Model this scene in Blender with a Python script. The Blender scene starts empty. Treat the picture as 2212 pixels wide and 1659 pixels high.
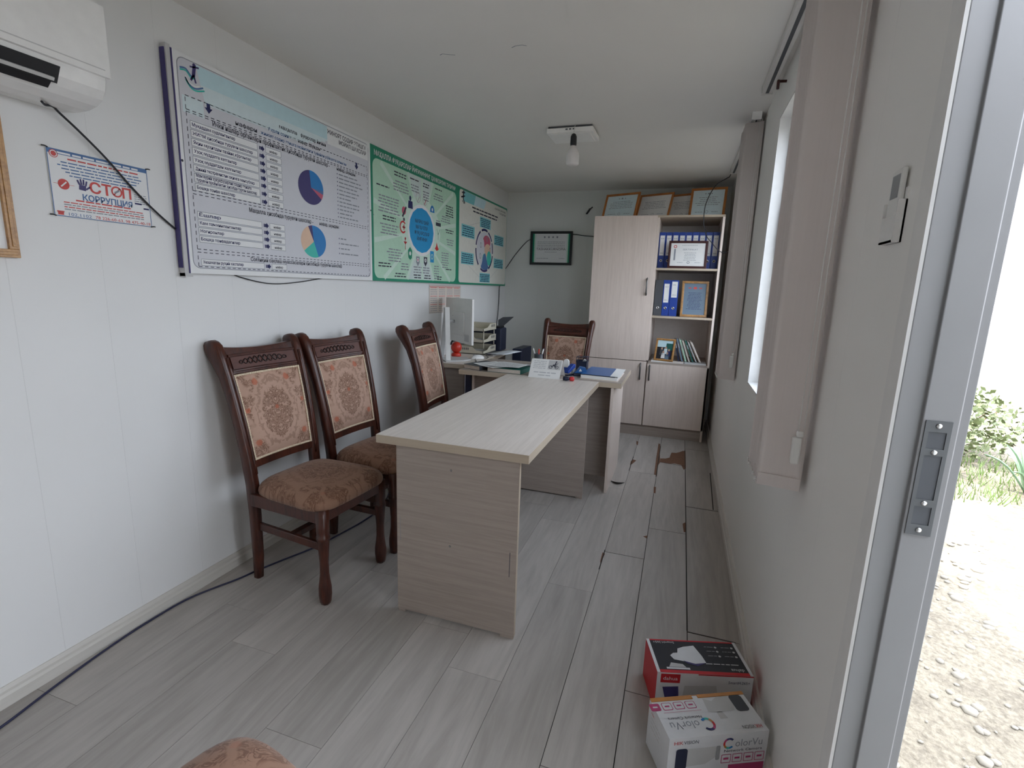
import bpy, bmesh, math, random
from mathutils import Vector, Matrix
random.seed(7)
sc = bpy.context.scene
COL = sc.collection
PI = math.pi
V3 = Vector

# ------------------------------------------------------------------ camera
cam_d = bpy.data.cameras.new('camera')
cam_d.sensor_fit = 'HORIZONTAL'; cam_d.sensor_width = 36.0
cam_d.lens = 36.0 * 1083.27 / 2212.0
cam_d.clip_start = 0.02; cam_d.clip_end = 300
cam = bpy.data.objects.new('camera', cam_d); COL.objects.link(cam)
cr = V3((0.94744756, 0.31827365, 0.0323266)); cu = V3((-0.09022336, 0.16889066, 0.98149666)); cf = V3((-0.30692486, 0.93283323, -0.18873076))
cm = Matrix((cr, cu, -cf)).transposed().to_4x4(); cm.translation = V3((1.88373, 0.0, 1.32818))
cam.matrix_world = cm
sc.camera = cam

# ------------------------------------------------------------------ world, sun, exposure
wd = bpy.data.worlds.new('daylight'); sc.world = wd; wd.use_nodes = True
wn = wd.node_tree; bg = wn.nodes['Background']
geo = wn.nodes.new('ShaderNodeTexCoord'); sep = wn.nodes.new('ShaderNodeSeparateXYZ')
rmp = wn.nodes.new('ShaderNodeValToRGB')
wn.links.new(geo.outputs['Generated'], sep.inputs[0]); wn.links.new(sep.outputs['Z'], rmp.inputs[0])
rmp.color_ramp.elements[0].position = 0.0; rmp.color_ramp.elements[0].color = (0.83, 0.865, 0.93, 1)
rmp.color_ramp.elements[1].position = 0.9; rmp.color_ramp.elements[1].color = (0.88, 0.96, 1.10, 1)
wn.links.new(rmp.outputs[0], bg.inputs[0]); bg.inputs[1].default_value = 6.4
sun_d = bpy.data.lights.new('sun', 'SUN'); sun_d.energy = 7.0; sun_d.angle = math.radians(0.6); sun_d.color = (1.0, 0.95, 0.86)
sun = bpy.data.objects.new('sun', sun_d); COL.objects.link(sun)
el, az = math.radians(66), math.radians(-8)
sd = V3((math.cos(el) * math.cos(az), math.cos(el) * math.sin(az), -math.sin(el)))
sun.rotation_euler = sd.to_track_quat('-Z', 'Y').to_euler(); sun.location = (-6, 2, 9)

def portal(name, loc, rot, sx, sy):
    d = bpy.data.lights.new(name, 'AREA'); d.shape = 'RECTANGLE'; d.size = sx; d.size_y = sy
    d.cycles.is_portal = True
    o = bpy.data.objects.new(name, d); COL.objects.link(o); o.location = loc; o.rotation_euler = rot
portal('doorway_portal', (2.36, .54, 1.0), (0, PI / 2, 0), 2.0, .78)
portal('window_portal', (2.36, 2.11, 1.51), (0, PI / 2, 0), 1.25, 1.25)
portal('window_portal', (2.36, 4.06, 1.51), (0, PI / 2, 0), 1.25, 1.2)

sc.view_settings.view_transform = 'Standard'; sc.view_settings.look = 'None'
sc.view_settings.gamma = 1.0; sc.view_settings.use_curve_mapping = False
sc.view_settings.exposure = 0.88
try:
    sc.cycles.use_denoising = True
    sc.cycles.max_bounces = 16; sc.cycles.diffuse_bounces = 10; sc.cycles.transparent_max_bounces = 12
    sc.cycles.sample_clamp_indirect = 6.0
    sc.cycles.caustics_reflective = False; sc.cycles.caustics_refractive = False
except Exception:
    pass

# ------------------------------------------------------------------ node helpers
def nt(name):
    m = bpy.data.materials.new(name); m.use_nodes = True
    t = m.node_tree; b = t.nodes['Principled BSDF']
    return m, t, b
class N:
    def __init__(s, t): s.t = t
    def new(s, k, **kw):
        n = s.t.nodes.new(k)
        for a, v in kw.items(): setattr(n, a, v)
        return n
    def link(s, a, b): s.t.links.new(a, b)
    def math(s, op, a, b=None, c=None, clamp=False):
        n = s.new('ShaderNodeMath', operation=op); n.use_clamp = clamp
        for i, v in enumerate((a, b, c)):
            if v is None: continue
            if isinstance(v, (int, float)): n.inputs[i].default_value = v
            else: s.link(v, n.inputs[i])
        return n.outputs[0]
    def mix(s, f, a, b, blend='MIX'):
        n = s.new('ShaderNodeMix', data_type='RGBA', blend_type=blend)
        for i, v in ((0, f), (6, a), (7, b)):
            if isinstance(v, (int, float)): n.inputs[i].default_value = v
            elif isinstance(v, tuple): n.inputs[i].default_value = (v[0], v[1], v[2], 1)
            else: s.link(v, n.inputs[i])
        return n.outputs[2]
    def coords(s, scale=(1, 1, 1)):
        tc = s.new('ShaderNodeTexCoord'); mp = s.new('ShaderNodeMapping'); mp.inputs['Scale'].default_value = scale
        s.link(tc.outputs['Object'], mp.inputs[0]); return mp.outputs[0]
    def noise(s, vec, scale, detail=4, rough=.5, dist=0.0):
        n = s.new('ShaderNodeTexNoise'); s.link(vec, n.inputs['Vector'])
        n.inputs['Scale'].default_value = scale; n.inputs['Detail'].default_value = detail
        n.inputs['Roughness'].default_value = rough; n.inputs['Distortion'].default_value = dist
        return n.outputs['Fac']
    def smooth(s, v, a, b):
        n = s.new('ShaderNodeMapRange', interpolation_type='SMOOTHSTEP')
        s.link(v, n.inputs[0]); n.inputs[1].default_value = a; n.inputs[2].default_value = b
        return n.outputs[0]
    def bump(s, b, h, strength=.3, dist=.002):
        n = s.new('ShaderNodeBump'); n.inputs['Strength'].default_value = strength; n.inputs['Distance'].default_value = dist
        s.link(h, n.inputs['Height']); s.link(n.outputs[0], b.inputs['Normal'])

MATS = {}
def plain(name, col, rough=.5, metal=0.0, var=.06, scale=30, spec=.5, bump=0.0):
    if name in MATS: return MATS[name]
    m, t, b = nt(name); n = N(t)
    f = n.noise(n.coords(), scale, 3)
    c = n.mix(f, tuple(x * (1 - var) for x in col), tuple(min(1, x * (1 + var)) for x in col))
    n.link(c, b.inputs['Base Color']); b.inputs['Roughness'].default_value = rough
    b.inputs['Metallic'].default_value = metal; b.inputs['Specular IOR Level'].default_value = spec
    if bump: n.bump(b, n.noise(n.coords(), scale * 6, 2), bump, .001)
    m.diffuse_color = (*col, 1); MATS[name] = m; return m

def grain(name, col, dark, scale, rough=.45, amt=.6, spec=.4, red=None):
    """streaky wood; scale = per axis (small along the grain)"""
    m, t, b = nt(name); n = N(t)
    v = n.coords(scale); a = n.noise(v, 1.0, 6, .65, .6); a2 = n.noise(v, 4.3, 3, .6, .2)
    f = n.smooth(n.math('ADD', n.math('MULTIPLY', a, .65), n.math('MULTIPLY', a2, .35)), .38, .66)
    c = n.mix(n.math('MULTIPLY', f, amt), col, dark)
    n.link(c, b.inputs['Base Color']); b.inputs['Roughness'].default_value = rough; b.inputs['Specular IOR Level'].default_value = spec
    n.bump(b, a2, .08, .001)
    MATS[name] = m; return m

def wall_mat(name, col, axis, pitch, off, width=.0014, dark=.94):
    m, t, b = nt(name); n = N(t)
    tc = n.new('ShaderNodeTexCoord'); sp = n.new('ShaderNodeSeparateXYZ'); n.link(tc.outputs['Object'], sp.inputs[0])
    w = n.math('MULTIPLY', n.math('ADD', sp.outputs[axis], -off + 50 * pitch), 1 / pitch)
    d = n.math('ABSOLUTE', n.math('SUBTRACT', n.math('FRACT', n.math('ADD', w, .5)), .5))
    line = n.math('SUBTRACT', 1.0, n.smooth(d, .2 * width / pitch, width / pitch))
    f = n.noise(n.coords(), 3.0, 4); c0 = n.mix(f, tuple(x * .97 for x in col), tuple(min(1, x * 1.02) for x in col))
    c = n.mix(n.math('MULTIPLY', line, 1 - dark), c0, tuple(x * .25 for x in col))
    n.link(c, b.inputs['Base Color']); b.inputs['Roughness'].default_value = .5; b.inputs['Specular IOR Level'].default_value = .3
    n.bump(b, n.math('MULTIPLY', line, -1.0), .4, .002)
    MATS[name] = m; return m

def damask(name, seat):
    m, t, b = nt(name); n = N(t)
    tc = n.new('ShaderNodeTexCoord'); sp = n.new('ShaderNodeSeparateXYZ'); n.link(tc.outputs['Object'], sp.inputs[0])
    ax = n.math('ABSOLUTE', sp.outputs[0]); vv = sp.outputs[1] if seat else sp.outputs[2]
    cv = n.new('ShaderNodeCombineXYZ'); n.link(ax, cv.inputs[0]); n.link(vv, cv.inputs[1])
    vc = 0.01 if seat else .742
    dv = n.math('SUBTRACT', vv, vc)
    kx, kz = ((.105, .11) if seat else (.082, .118))
    e = n.math('SQRT', n.math('ADD', n.math('POWER', n.math('DIVIDE', ax, kx), 2), n.math('POWER', n.math('DIVIDE', dv, kz), 2)))
    wob = n.noise(cv.outputs[0], 26, 3, .5, 1.0)
    e = n.math('ADD', e, n.math('MULTIPLY', n.math('SUBTRACT', wob, .5), .9))
    fine = n.noise(cv.outputs[0], 26 if seat else 34, 2.5, .55, 2.4)
    curl = n.smooth(n.math('ABSOLUTE', n.math('SUBTRACT', fine, .5)), .085, .025)
    blob = n.math('MULTIPLY', n.smooth(fine, .54, .66), .75)
    leaf = n.math('MAXIMUM', curl, blob)
    inner = n.smooth(e, 1.02, .92)
    rim = n.math('MULTIPLY', n.smooth(e, 1.18, 1.22), n.smooth(e, 1.36, 1.32))
    outer = n.math('MULTIPLY', n.smooth(e, 1.50, 1.66), n.smooth(n.noise(cv.outputs[0], 15, 1, .5, .6), .40, .52))
    reg = n.math('MAXIMUM', inner, outer)
    f = n.math('MAXIMUM', n.math('MULTIPLY', n.math('MULTIPLY', leaf, reg), .78), n.math('MULTIPLY', rim, .35))
    base = n.mix(n.noise(n.coords(), 9, 3), (.27, .15, .10) if seat else (.44, .28, .21), (.34, .20, .135) if seat else (.53, .355, .275))  # seat base darker than the back: shade on the seats put into it
    pat = n.mix(n.noise(cv.outputs[0], 22, 2), (.10, .045, .022), (.19, .085, .05))
    c = n.mix(f, base, pat)
    fl = None
    for fx, fz, r in (((.15, -.15, .012), (.155, .17, .012)) if seat else ((.085, .885, .018), (.128, .625, .018), (.0, .76, .012), (.15, .77, .012))):
        d = n.math('SQRT', n.math('ADD', n.math('POWER', n.math('SUBTRACT', ax, fx), 2), n.math('POWER', n.math('SUBTRACT', vv, fz), 2)))
        d = n.math('ADD', d, n.math('MULTIPLY', n.math('SUBTRACT', fine, .5), .02))
        q = n.smooth(d, r, r * .6); fl = q if fl is None else n.math('MAXIMUM', fl, q)
    c = n.mix(n.math('MULTIPLY', fl, .2 if seat else .75), c, (.46, .12, .06))
    n.link(c, b.inputs['Base Color']); b.inputs['Roughness'].default_value = .8
    b.inputs['Specular IOR Level'].default_value = .25; b.inputs['Sheen Weight'].default_value = .15
    n.bump(b, n.math('ADD', f, n.math('MULTIPLY', n.noise(n.coords(), 700, 1), .3)), .25, .0015)
    MATS[name] = m; return m

def floor_mat(name):
    m, t, b = nt(name); n = N(t)
    at = n.new('ShaderNodeAttribute', attribute_name='plank')
    tc = n.new('ShaderNodeTexCoord'); off = n.new('ShaderNodeVectorMath', operation='MULTIPLY_ADD')
    n.link(at.outputs['Color'], off.inputs[0]); off.inputs[1].default_value = (7, 13, 0); n.link(tc.outputs['Object'], off.inputs[2])
    mp = n.new('ShaderNodeMapping'); mp.inputs['Scale'].default_value = (9, .9, 1); n.link(off.outputs[0], mp.inputs[0])
    a = n.noise(mp.outputs[0], 1.1, 6, .62, 1.3); a2 = n.noise(mp.outputs[0], 5.0, 4, .6, .4)
    f = n.smooth(n.math('ADD', n.math('MULTIPLY', a, .7), n.math('MULTIPLY', a2, .3)), .33, .68)
    c = n.mix(f, (.435, .405, .375), (.325, .30, .275))
    sx = n.new('ShaderNodeSeparateColor'); n.link(at.outputs['Color'], sx.inputs[0])
    tint = n.math('ADD', .92, n.math('MULTIPLY', sx.outputs[2], .16))
    mul = n.new('ShaderNodeVectorMath', operation='SCALE'); n.link(c, mul.inputs[0]); n.link(tint, mul.inputs['Scale'])
    n.link(mul.outputs[0], b.inputs['Base Color']); b.inputs['Roughness'].default_value = .38; b.inputs['Specular IOR Level'].default_value = .45
    n.bump(b, a2, .12, .001)
    MATS[name] = m; return m

def slat_mat(name, col):
    m, t, b = nt(name); n = N(t)
    n.link(n.mix(n.noise(n.coords((160, 160, 1)), 1.0, 2), tuple(x * .93 for x in col), col), b.inputs['Base Color'])
    b.inputs['Roughness'].default_value = .6; b.inputs['Specular IOR Level'].default_value = .25
    tr = n.new('ShaderNodeBsdfTranslucent'); tr.inputs[0].default_value = (*col, 1)
    mx = n.new('ShaderNodeMixShader'); mx.inputs[0].default_value = .35
    n.link(b.outputs[0], mx.inputs[1]); n.link(tr.outputs[0], mx.inputs[2]); n.link(mx.outputs[0], t.nodes['Material Output'].inputs[0])
    MATS[name] = m; return m

def glass_mat(name):
    m, t, b = nt(name); n = N(t)
    tr = n.new('ShaderNodeBsdfTransparent'); tr.inputs[0].default_value = (.70, .715, .725, 1)
    gl = n.new('ShaderNodeBsdfGlossy'); gl.inputs['Roughness'].default_value = .02
    mx = n.new('ShaderNodeMixShader'); mx.inputs[0].default_value = .05; n.link(tr.outputs[0], mx.inputs[1]); n.link(gl.outputs[0], mx.inputs[2])
    n.link(mx.outputs[0], t.nodes['Material Output'].inputs[0]); MATS[name] = m; return m

def ground_mat(name):
    m, t, b = nt(name); n = N(t); v = n.coords()
    a = n.noise(v, 5, 6, .65); a2 = n.noise(v, 40, 4, .7)
    vo = n.new('ShaderNodeTexVoronoi'); n.link(v, vo.inputs['Vector']); vo.inputs['Scale'].default_value = 26
    f = n.math('ADD', n.math('MULTIPLY', a, .5), n.math('MULTIPLY', a2, .5))
    n.link(n.mix(n.smooth(f, .3, .7), (.082, .070, .054), (.17, .148, .112)), b.inputs['Base Color'])
    b.inputs['Roughness'].default_value = .95; b.inputs['Specular IOR Level'].default_value = .1
    n.bump(b, n.math('ADD', f, n.math('MULTIPLY', vo.outputs['Distance'], -.8)), .8, .02)
    MATS[name] = m; return m

# materials
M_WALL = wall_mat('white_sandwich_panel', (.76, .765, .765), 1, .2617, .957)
M_WALLR = wall_mat('brightened_sandwich_panel', (.84, .83, .805), 1, .2617, 1.02)  # brightened panel copy: makes up for missing glare and bounced light
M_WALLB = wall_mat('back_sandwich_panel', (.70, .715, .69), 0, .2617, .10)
M_CEIL = plain('ceiling_paint', (.78, .765, .735), .6, var=.04, scale=2.2)
M_FLOOR = floor_mat('laminate_planks'); M_GAP = plain('dark_gap', (.02, .017, .014), .9)
M_CHIP = plain('bare_fibreboard', (.17, .085, .05), .95, var=.25, scale=60)
M_BASE = grain('pale_skirting', (.62, .60, .56), (.50, .48, .44), (3, .6, 9), .45, .5)
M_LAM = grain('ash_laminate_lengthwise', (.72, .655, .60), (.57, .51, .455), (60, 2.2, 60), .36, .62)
M_LAMX = grain('ash_laminate_crosswise_shaded', (.40, .34, .30), (.29, .24, .205), (2.4, 60, 70), .45, .6)  # darker copy of the laminate: weaker light on upright fronts put into colour
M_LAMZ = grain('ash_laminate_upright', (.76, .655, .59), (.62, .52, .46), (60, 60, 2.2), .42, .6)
M_BACKP = plain('lightened_back_panel', (.80, .76, .73), .6); M_EDGE = grain('edge_band', (.50, .42, .325), (.42, .34, .26), (3, 3, 40), .42, .5)  # back panel lightened: stronger light inside the shelves put into its colour
M_MAH = grain('mahogany', (.082, .022, .012), (.024, .007, .005), (26, 26, 3.5), .28, .85, .5)
M_MAHR = grain('mahogany_panel', (.10, .030, .020), (.055, .016, .010), (3.5, 26, 26), .4, .7); M_MAHD = plain('carving_shadow', (.022, .008, .006), .45)
M_FABB = damask('damask_back', False); M_FABS = damask('damask_seat_shaded', True)
M_BEAD = plain('cream_piping', (.78, .66, .50), .45, var=.12, scale=200)
M_WHITE = plain('white_plastic', (.78, .78, .76), .35); M_WHITE2 = plain('white_enamel', (.82, .82, .81), .25)
M_OFFW = plain('cream_plastic', (.56, .53, .43), .45)
M_PAPER = plain('paper', (.78, .78, .77), .8, var=.03); M_PAPER2 = plain('bluish_paper', (.70, .74, .80), .8, var=.03)
M_PAPERP = plain('pinkish_paper', (.70, .62, .56), .8, var=.03)
M_BLACK = plain('black_plastic', (.013, .014, .017), .4); M_NAVY = plain('dark_navy', (.012, .018, .045), .45)
M_DGREY = plain('dark_grey', (.06, .065, .075), .5); M_GREY = plain('mid_grey', (.30, .31, .32), .5); M_LGREY = plain('light_grey', (.52, .52, .52), .5)
M_CABLE = plain('black_cable', (.012, .012, .016), .5); M_CABLEB = plain('blue_black_cable', (.018, .020, .06), .5)
M_BLUE = plain('binder_blue', (.012, .050, .30), .4, var=.1); M_BLUE2 = plain('folder_blue', (.018, .115, .34), .35)
M_RED = plain('red_plastic', (.55, .035, .018), .35); M_REDP = plain('red_print', (.55, .03, .035), .6)
M_CHROME = plain('chrome', (.62, .62, .62), .22, 1.0); M_HANDLE = plain('antique_steel', (.16, .155, .155), .3, .8); M_PLATE = plain('painted_plate', (.095, .10, .105), .35, .3); M_TRIMW = plain('white_trim', (.78, .775, .76), .5); M_STEEL = plain('dull_steel', (.42, .43, .44), .35, 1.0)
M_INKL = plain('ink_pale', (.45, .46, .48), .6); M_GOLD = grain('gilt_wood', (.50, .27, .09), (.22, .09, .025), (30, 30, 30), .35, .7, .6)
M_ORANGE = grain('orange_wood', (.48, .185, .05), (.34, .11, .03), (14, 14, 14), .4, .6)
M_MAROON = plain('maroon_wood', (.055, .014, .014), .35)
M_ALU = plain('aluminium', (.72, .73, .74), .3, .35); M_JAMB = plain('grey_door_steel', (.20, .20, .205), .42, .0, var=.05, scale=8)
M_SLAT = slat_mat('beige_blind', (.90, .85, .83)); M_RAIL = plain('rail_white', (.64, .62, .60), .4)
M_SHEET = plain('print_white', (.78, .79, .80), .5, var=.015); M_SHEETG = plain('print_lilac_grey', (.62, .63, .68), .5, var=.02)
M_INK = plain('ink_dark', (.035, .038, .06), .6); M_INKN = plain('ink_navy', (.012, .016, .10), .6); M_INKG = plain('ink_grey', (.26, .28, .32), .6)
M_LBLUE = plain('print_pale_blue', (.52, .72, .78), .5); M_LBLUE2 = plain('print_paler_blue', (.64, .755, .79), .5)
M_CYAN = plain('print_cyan', (.015, .30, .62), .5); M_BLUEP = plain('print_blue', (.012, .19, .50), .5)
M_PURP = plain('print_purple', (.045, .035, .15), .5); M_PINK = plain('print_pink', (.52, .10, .17), .5)
M_PEACH = plain('print_peach', (.72, .50, .36), .5); M_TEAL = plain('print_teal', (.05, .50, .42), .5)
M_GREEN = plain('print_green', (.012, .25, .145), .45); M_MINT = plain('print_mint', (.46, .69, .53), .5); M_MINT2 = plain('print_pale_mint', (.60, .765, .66), .5)
M_MINT3 = plain('print_greyish_mint', (.60, .70, .68), .5)
M_AQUA = plain('print_aqua', (.20, .56, .60), .5); M_CREAM = plain('print_cream', (.72, .72, .66), .5)
M_REDS = plain('sign_red', (.58, .08, .075), .6); M_BLUES = plain('sign_blue', (.08, .17, .36), .6)
M_DKGREEN = plain('ledger_green', (.012, .105, .085), .5); M_PAGE = plain('page_edges', (.58, .52, .46), .8, var=.15, scale=120)
M_BOXW = plain('carton_white', (.66, .67, .69), .5); M_BOXK = plain('carton_black', (.013, .014, .02), .4); M_BOXR = plain('carton_red', (.50, .012, .022), .45)
M_TAPE = plain('brown_tape', (.50, .21, .05), .3, var=.2, scale=40); M_MAG = plain('print_magenta', (.45, .05, .16), .5)
M_GLASS = glass_mat('window_glass'); M_FOAM = plain('dark_torn_foam', (.03, .028, .05), .95, var=.5, scale=90)
M_LAMP = plain('lamp_white', (.93, .92, .90), .3); M_BULB = plain('bulb_white', (.78, .75, .74), .3); M_GROUND = ground_mat('stony_ground')
M_LEAF = plain('leaf_green', (.085, .13, .03), .6, var=.3, scale=4); M_LEAF2 = plain('olive_leaf', (.095, .115, .045), .6, var=.3, scale=4)
M_AGAVE = plain('agave_green', (.10, .17, .09), .5, var=.2, scale=6); M_STEM = plain('stem_brown', (.16, .11, .06), .8)
M_STONE = plain('pale_stone', (.15, .135, .11), .9, var=.2, scale=10); M_EXT = plain('outer_cladding', (.60, .60, .58), .6)

# ------------------------------------------------------------------ mesh builder
def catmull(pts, n=8):
    P = [V3(p) for p in pts]
    if len(P) < 3: return P
    out = []
    for i in range(len(P) - 1):
        p0 = P[max(0, i - 1)]; p1 = P[i]; p2 = P[i + 1]; p3 = P[min(len(P) - 1, i + 2)]
        for k in range(n):
            t = k / n
            out.append(.5 * ((2 * p1) + (p2 - p0) * t + (2 * p0 - 5 * p1 + 4 * p2 - p3) * t * t + (3 * p1 - p0 - 3 * p2 + p3) * t ** 3))
    out.append(P[-1]); return out

class Fr:
    """flat frame: origin, U, V; normal = U x V"""
    def __init__(s, o, u, v):
        s.o = V3(o); s.u = V3(u).normalized(); s.v = V3(v).normalized(); s.n = s.u.cross(s.v).normalized()
    def __call__(s, a, b, h=0.0): return s.o + s.u * a + s.v * b + s.n * h

_txt = {}
def text_mesh(st, bold=0.0):
    key = (st, bold)
    if key not in _txt:
        c = bpy.data.curves.new('t', 'FONT'); c.body = st; c.size = 1.0; c.resolution_u = 2; c.offset = bold
        o = bpy.data.objects.new('t', c)
        me = bpy.data.meshes.new_from_object(o)
        vs = [v.co.copy() for v in me.vertices]; fs = [tuple(p.vertices) for p in me.polygons]
        bpy.data.meshes.remove(me); bpy.data.objects.remove(o); bpy.data.curves.remove(c)
        _txt[key] = (vs, fs)
        if '\u0444' in st:      # the letter ef: its bowl is set as an o, the stem added here
            vs, fs = text_mesh(st.replace('\u0444', '\u043e'), bold); vs = list(vs); fs = list(fs)
            for i, ch in enumerate(st):
                if ch != '\u0444': continue
                x1 = max(p.x for p in text_mesh(st[:i].replace('\u0444', '\u043e') + '\u043e')[0]); x = x1 - .255; k = len(vs)
                vs += [V3((x - .042, -.17, 0)), V3((x + .042, -.17, 0)), V3((x + .042, .72, 0)), V3((x - .042, .72, 0))]; fs.append((k, k + 1, k + 2, k + 3))
            _txt[key] = (vs, fs)
    return _txt[key]

class MB:
    def __init__(s): s.v = []; s.f = []; s.m = []; s.sm = []; s.mats = []
    def mi(s, mat):
        if mat not in s.mats: s.mats.append(mat)
        return s.mats.index(mat)
    def add(s, vs, fs, mat, smooth=False, M=None):
        k = len(s.v); i = s.mi(mat)
        s.v += [(M @ V3(p)) if M else V3(p) for p in vs]
        for f in fs: s.f.append([j + k for j in f]); s.m.append(i); s.sm.append(smooth)
        return s
    def box(s, x0, x1, y0, y1, z0, z1, mat, M=None):
        vs = [(x, y, z) for z in (z0, z1) for y in (y0, y1) for x in (x0, x1)]
        return s.add(vs, [(0, 2, 3, 1), (4, 5, 7, 6), (0, 1, 5, 4), (2, 6, 7, 3), (0, 4, 6, 2), (1, 3, 7, 5)], mat, False, M)
    def fbox(s, F, a0, a1, b0, b1, h0, h1, mat):
        vs = [F(a, b, h) for h in (h0, h1) for b in (b0, b1) for a in (a0, a1)]
        return s.add(vs, [(0, 2, 3, 1), (4, 5, 7, 6), (0, 1, 5, 4), (2, 6, 7, 3), (0, 4, 6, 2), (1, 3, 7, 5)], mat)
    def prism(s, F, pts, h0, h1, mat):
        n = len(pts)
        ar = sum(pts[i][0] * pts[(i + 1) % n][1] - pts[(i + 1) % n][0] * pts[i][1] for i in range(n))
        if ar < 0: pts = pts[::-1]
        vs = [F(a, b, h0) for a, b in pts] + [F(a, b, h1) for a, b in pts]
        fs = [tuple(range(n - 1, -1, -1)), tuple(range(n, 2 * n))] + [(i, (i + 1) % n, n + (i + 1) % n, n + i) for i in range(n)]
        return s.add(vs, fs, mat)
    def poly(s, F, pts, h, mat):
        n = len(pts)
        ar = sum(pts[i][0] * pts[(i + 1) % n][1] - pts[(i + 1) % n][0] * pts[i][1] for i in range(n))
        if ar < 0: pts = pts[::-1]
        return s.add([F(a, b, h) for a, b in pts], [tuple(range(n))], mat)
    def rect(s, F, a0, b0, a1, b1, h, mat): return s.poly(F, [(a0, b0), (a1, b0), (a1, b1), (a0, b1)], h, mat)
    def line(s, F, p, q, w, h, mat):
        d = V3((q[0] - p[0], q[1] - p[1], 0))
        if d.length < 1e-6: return s
        d.normalize(); nx, ny = -d.y * w / 2, d.x * w / 2
        return s.poly(F, [(p[0] + nx, p[1] + ny), (p[0] - nx, p[1] - ny), (q[0] - nx, q[1] - ny), (q[0] + nx, q[1] + ny)], h, mat)
    def dash(s, F, p, q, w, h, mat, on=.016, off=.011):
        L = math.hypot(q[0] - p[0], q[1] - p[1]); t = 0
        while t < L:
            e = min(L, t + on)
            s.line(F, (p[0] + (q[0] - p[0]) * t / L, p[1] + (q[1] - p[1]) * t / L), (p[0] + (q[0] - p[0]) * e / L, p[1] + (q[1] - p[1]) * e / L), w, h, mat); t = e + off
        return s
    def dashrect(s, F, a0, b0, a1, b1, w, h, mat):
        for p, q in (((a0, b0), (a1, b0)), ((a1, b0), (a1, b1)), ((a1, b1), (a0, b1)), ((a0, b1), (a0, b0))): s.dash(F, p, q, w, h, mat)
        return s
    def outline(s, F, pts, w, h, mat):
        for i in range(len(pts)): s.line(F, pts[i], pts[(i + 1) % len(pts)], w, h, mat)
        return s
    def wedge(s, F, c, rx, ry, t0, t1, h, mat, n=24, r0=0.0):
        a = [t0 + (t1 - t0) * i / n for i in range(n + 1)]
        o = [(c[0] + rx * math.cos(t), c[1] + ry * math.sin(t)) for t in a]
        if r0 <= 0:
            if abs(t1 - t0) >= 2 * PI - 1e-6: return s.poly(F, o[:-1], h, mat)
            return s.poly(F, [c] + o, h, mat)
        q = [(c[0] + rx * r0 * math.cos(t), c[1] + ry * r0 * math.sin(t)) for t in a]
        for i in range(n): s.poly(F, [o[i], o[i + 1], q[i + 1], q[i]], h, mat)
        return s
    def disc(s, F, c, r, h, mat, n=20, ry=None): return s.wedge(F, c, r, ry or r, 0, 2 * PI, h, mat, n)
    def text(s, F, st, a, b, width, height, h, mat, align='L', skew=0.0, bold=0.0):
        """a,b = left/centre/right baseline; width: total (None = natural)"""
        vs, fs = text_mesh(st, bold)
        if not vs: return s
        x0 = min(p.x for p in vs); x1 = max(p.x for p in vs)
        ky = height / .72; kx = ky if width is None else width / max(1e-6, x1 - x0)
        tw = (x1 - x0) * kx; ox = a - (0 if align == 'L' else tw / 2 if align == 'C' else tw)
        return s.add([F(ox + (p.x - x0) * kx, b + p.y * ky + skew * (p.x - x0) * kx, h) for p in vs], fs, mat)
    def greek(s, F, a, b, width, height, h, mat, rnd=None, align='L'):
        rnd = rnd or random; x = a if align == 'L' else a - width / 2; e = x + width
        while x < e - height * .6:
            w = min(e - x, height * rnd.uniform(1.5, 5)); s.rect(F, x, b, x + w, b + height * .62, h, mat)
            x += w + height * .6
        return s
    def lathe(s, prof, mat, n=24, M=None, smooth=True, cap=True):
        vs = []; fs = []
        for r, z in prof:
            for i in range(n): vs.append((r * math.cos(2 * PI * i / n), r * math.sin(2 * PI * i / n), z))
        for j in range(len(prof) - 1):
            for i in range(n):
                fs.append((j * n + i, j * n + (i + 1) % n, (j + 1) * n + (i + 1) % n, (j + 1) * n + i))
        if cap: fs += [tuple(range(n - 1, -1, -1)), tuple(range((len(prof) - 1) * n, len(prof) * n))]
        return s.add(vs, fs, mat, smooth, M)
    def tube(s, pts, r, mat, n=8, sm=6, smooth=True):
        P = catmull(pts, sm) if sm > 1 else [V3(p) for p in pts]
        vs = []; fs = []; up = None
        for i, p in enumerate(P):
            d = (P[min(len(P) - 1, i + 1)] - P[max(0, i - 1)]).normalized()
            if up is None: up = V3((0, 0, 1)) if abs(d.z) < .9 else V3((1, 0, 0))
            a = d.cross(up).normalized(); up = a.cross(d).normalized()
            for k in range(n):
                t = 2 * PI * k / n; vs.append(p + a * (r * math.cos(t)) + up * (r * math.sin(t)))
        for i in range(len(P) - 1):
            for k in range(n): fs.append((i * n + k, i * n + (k + 1) % n, (i + 1) * n + (k + 1) % n, (i + 1) * n + k))
        fs += [tuple(range(n - 1, -1, -1)), tuple(range((len(P) - 1) * n, len(P) * n))]
        return s.add(vs, fs, mat, smooth)
    def loft(s, rings, mat, smooth=True, cap=True):
        n = len(rings[0]); vs = [p for r in rings for p in r]; fs = []
        for j in range(len(rings) - 1):
            for i in range(n): fs.append((j * n + i, j * n + (i + 1) % n, (j + 1) * n + (i + 1) % n, (j + 1) * n + i))
        if cap: fs += [tuple(range(n - 1, -1, -1)), tuple(range((len(rings) - 1) * n, len(rings) * n))]
        return s.add(vs, fs, mat, smooth)
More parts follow.
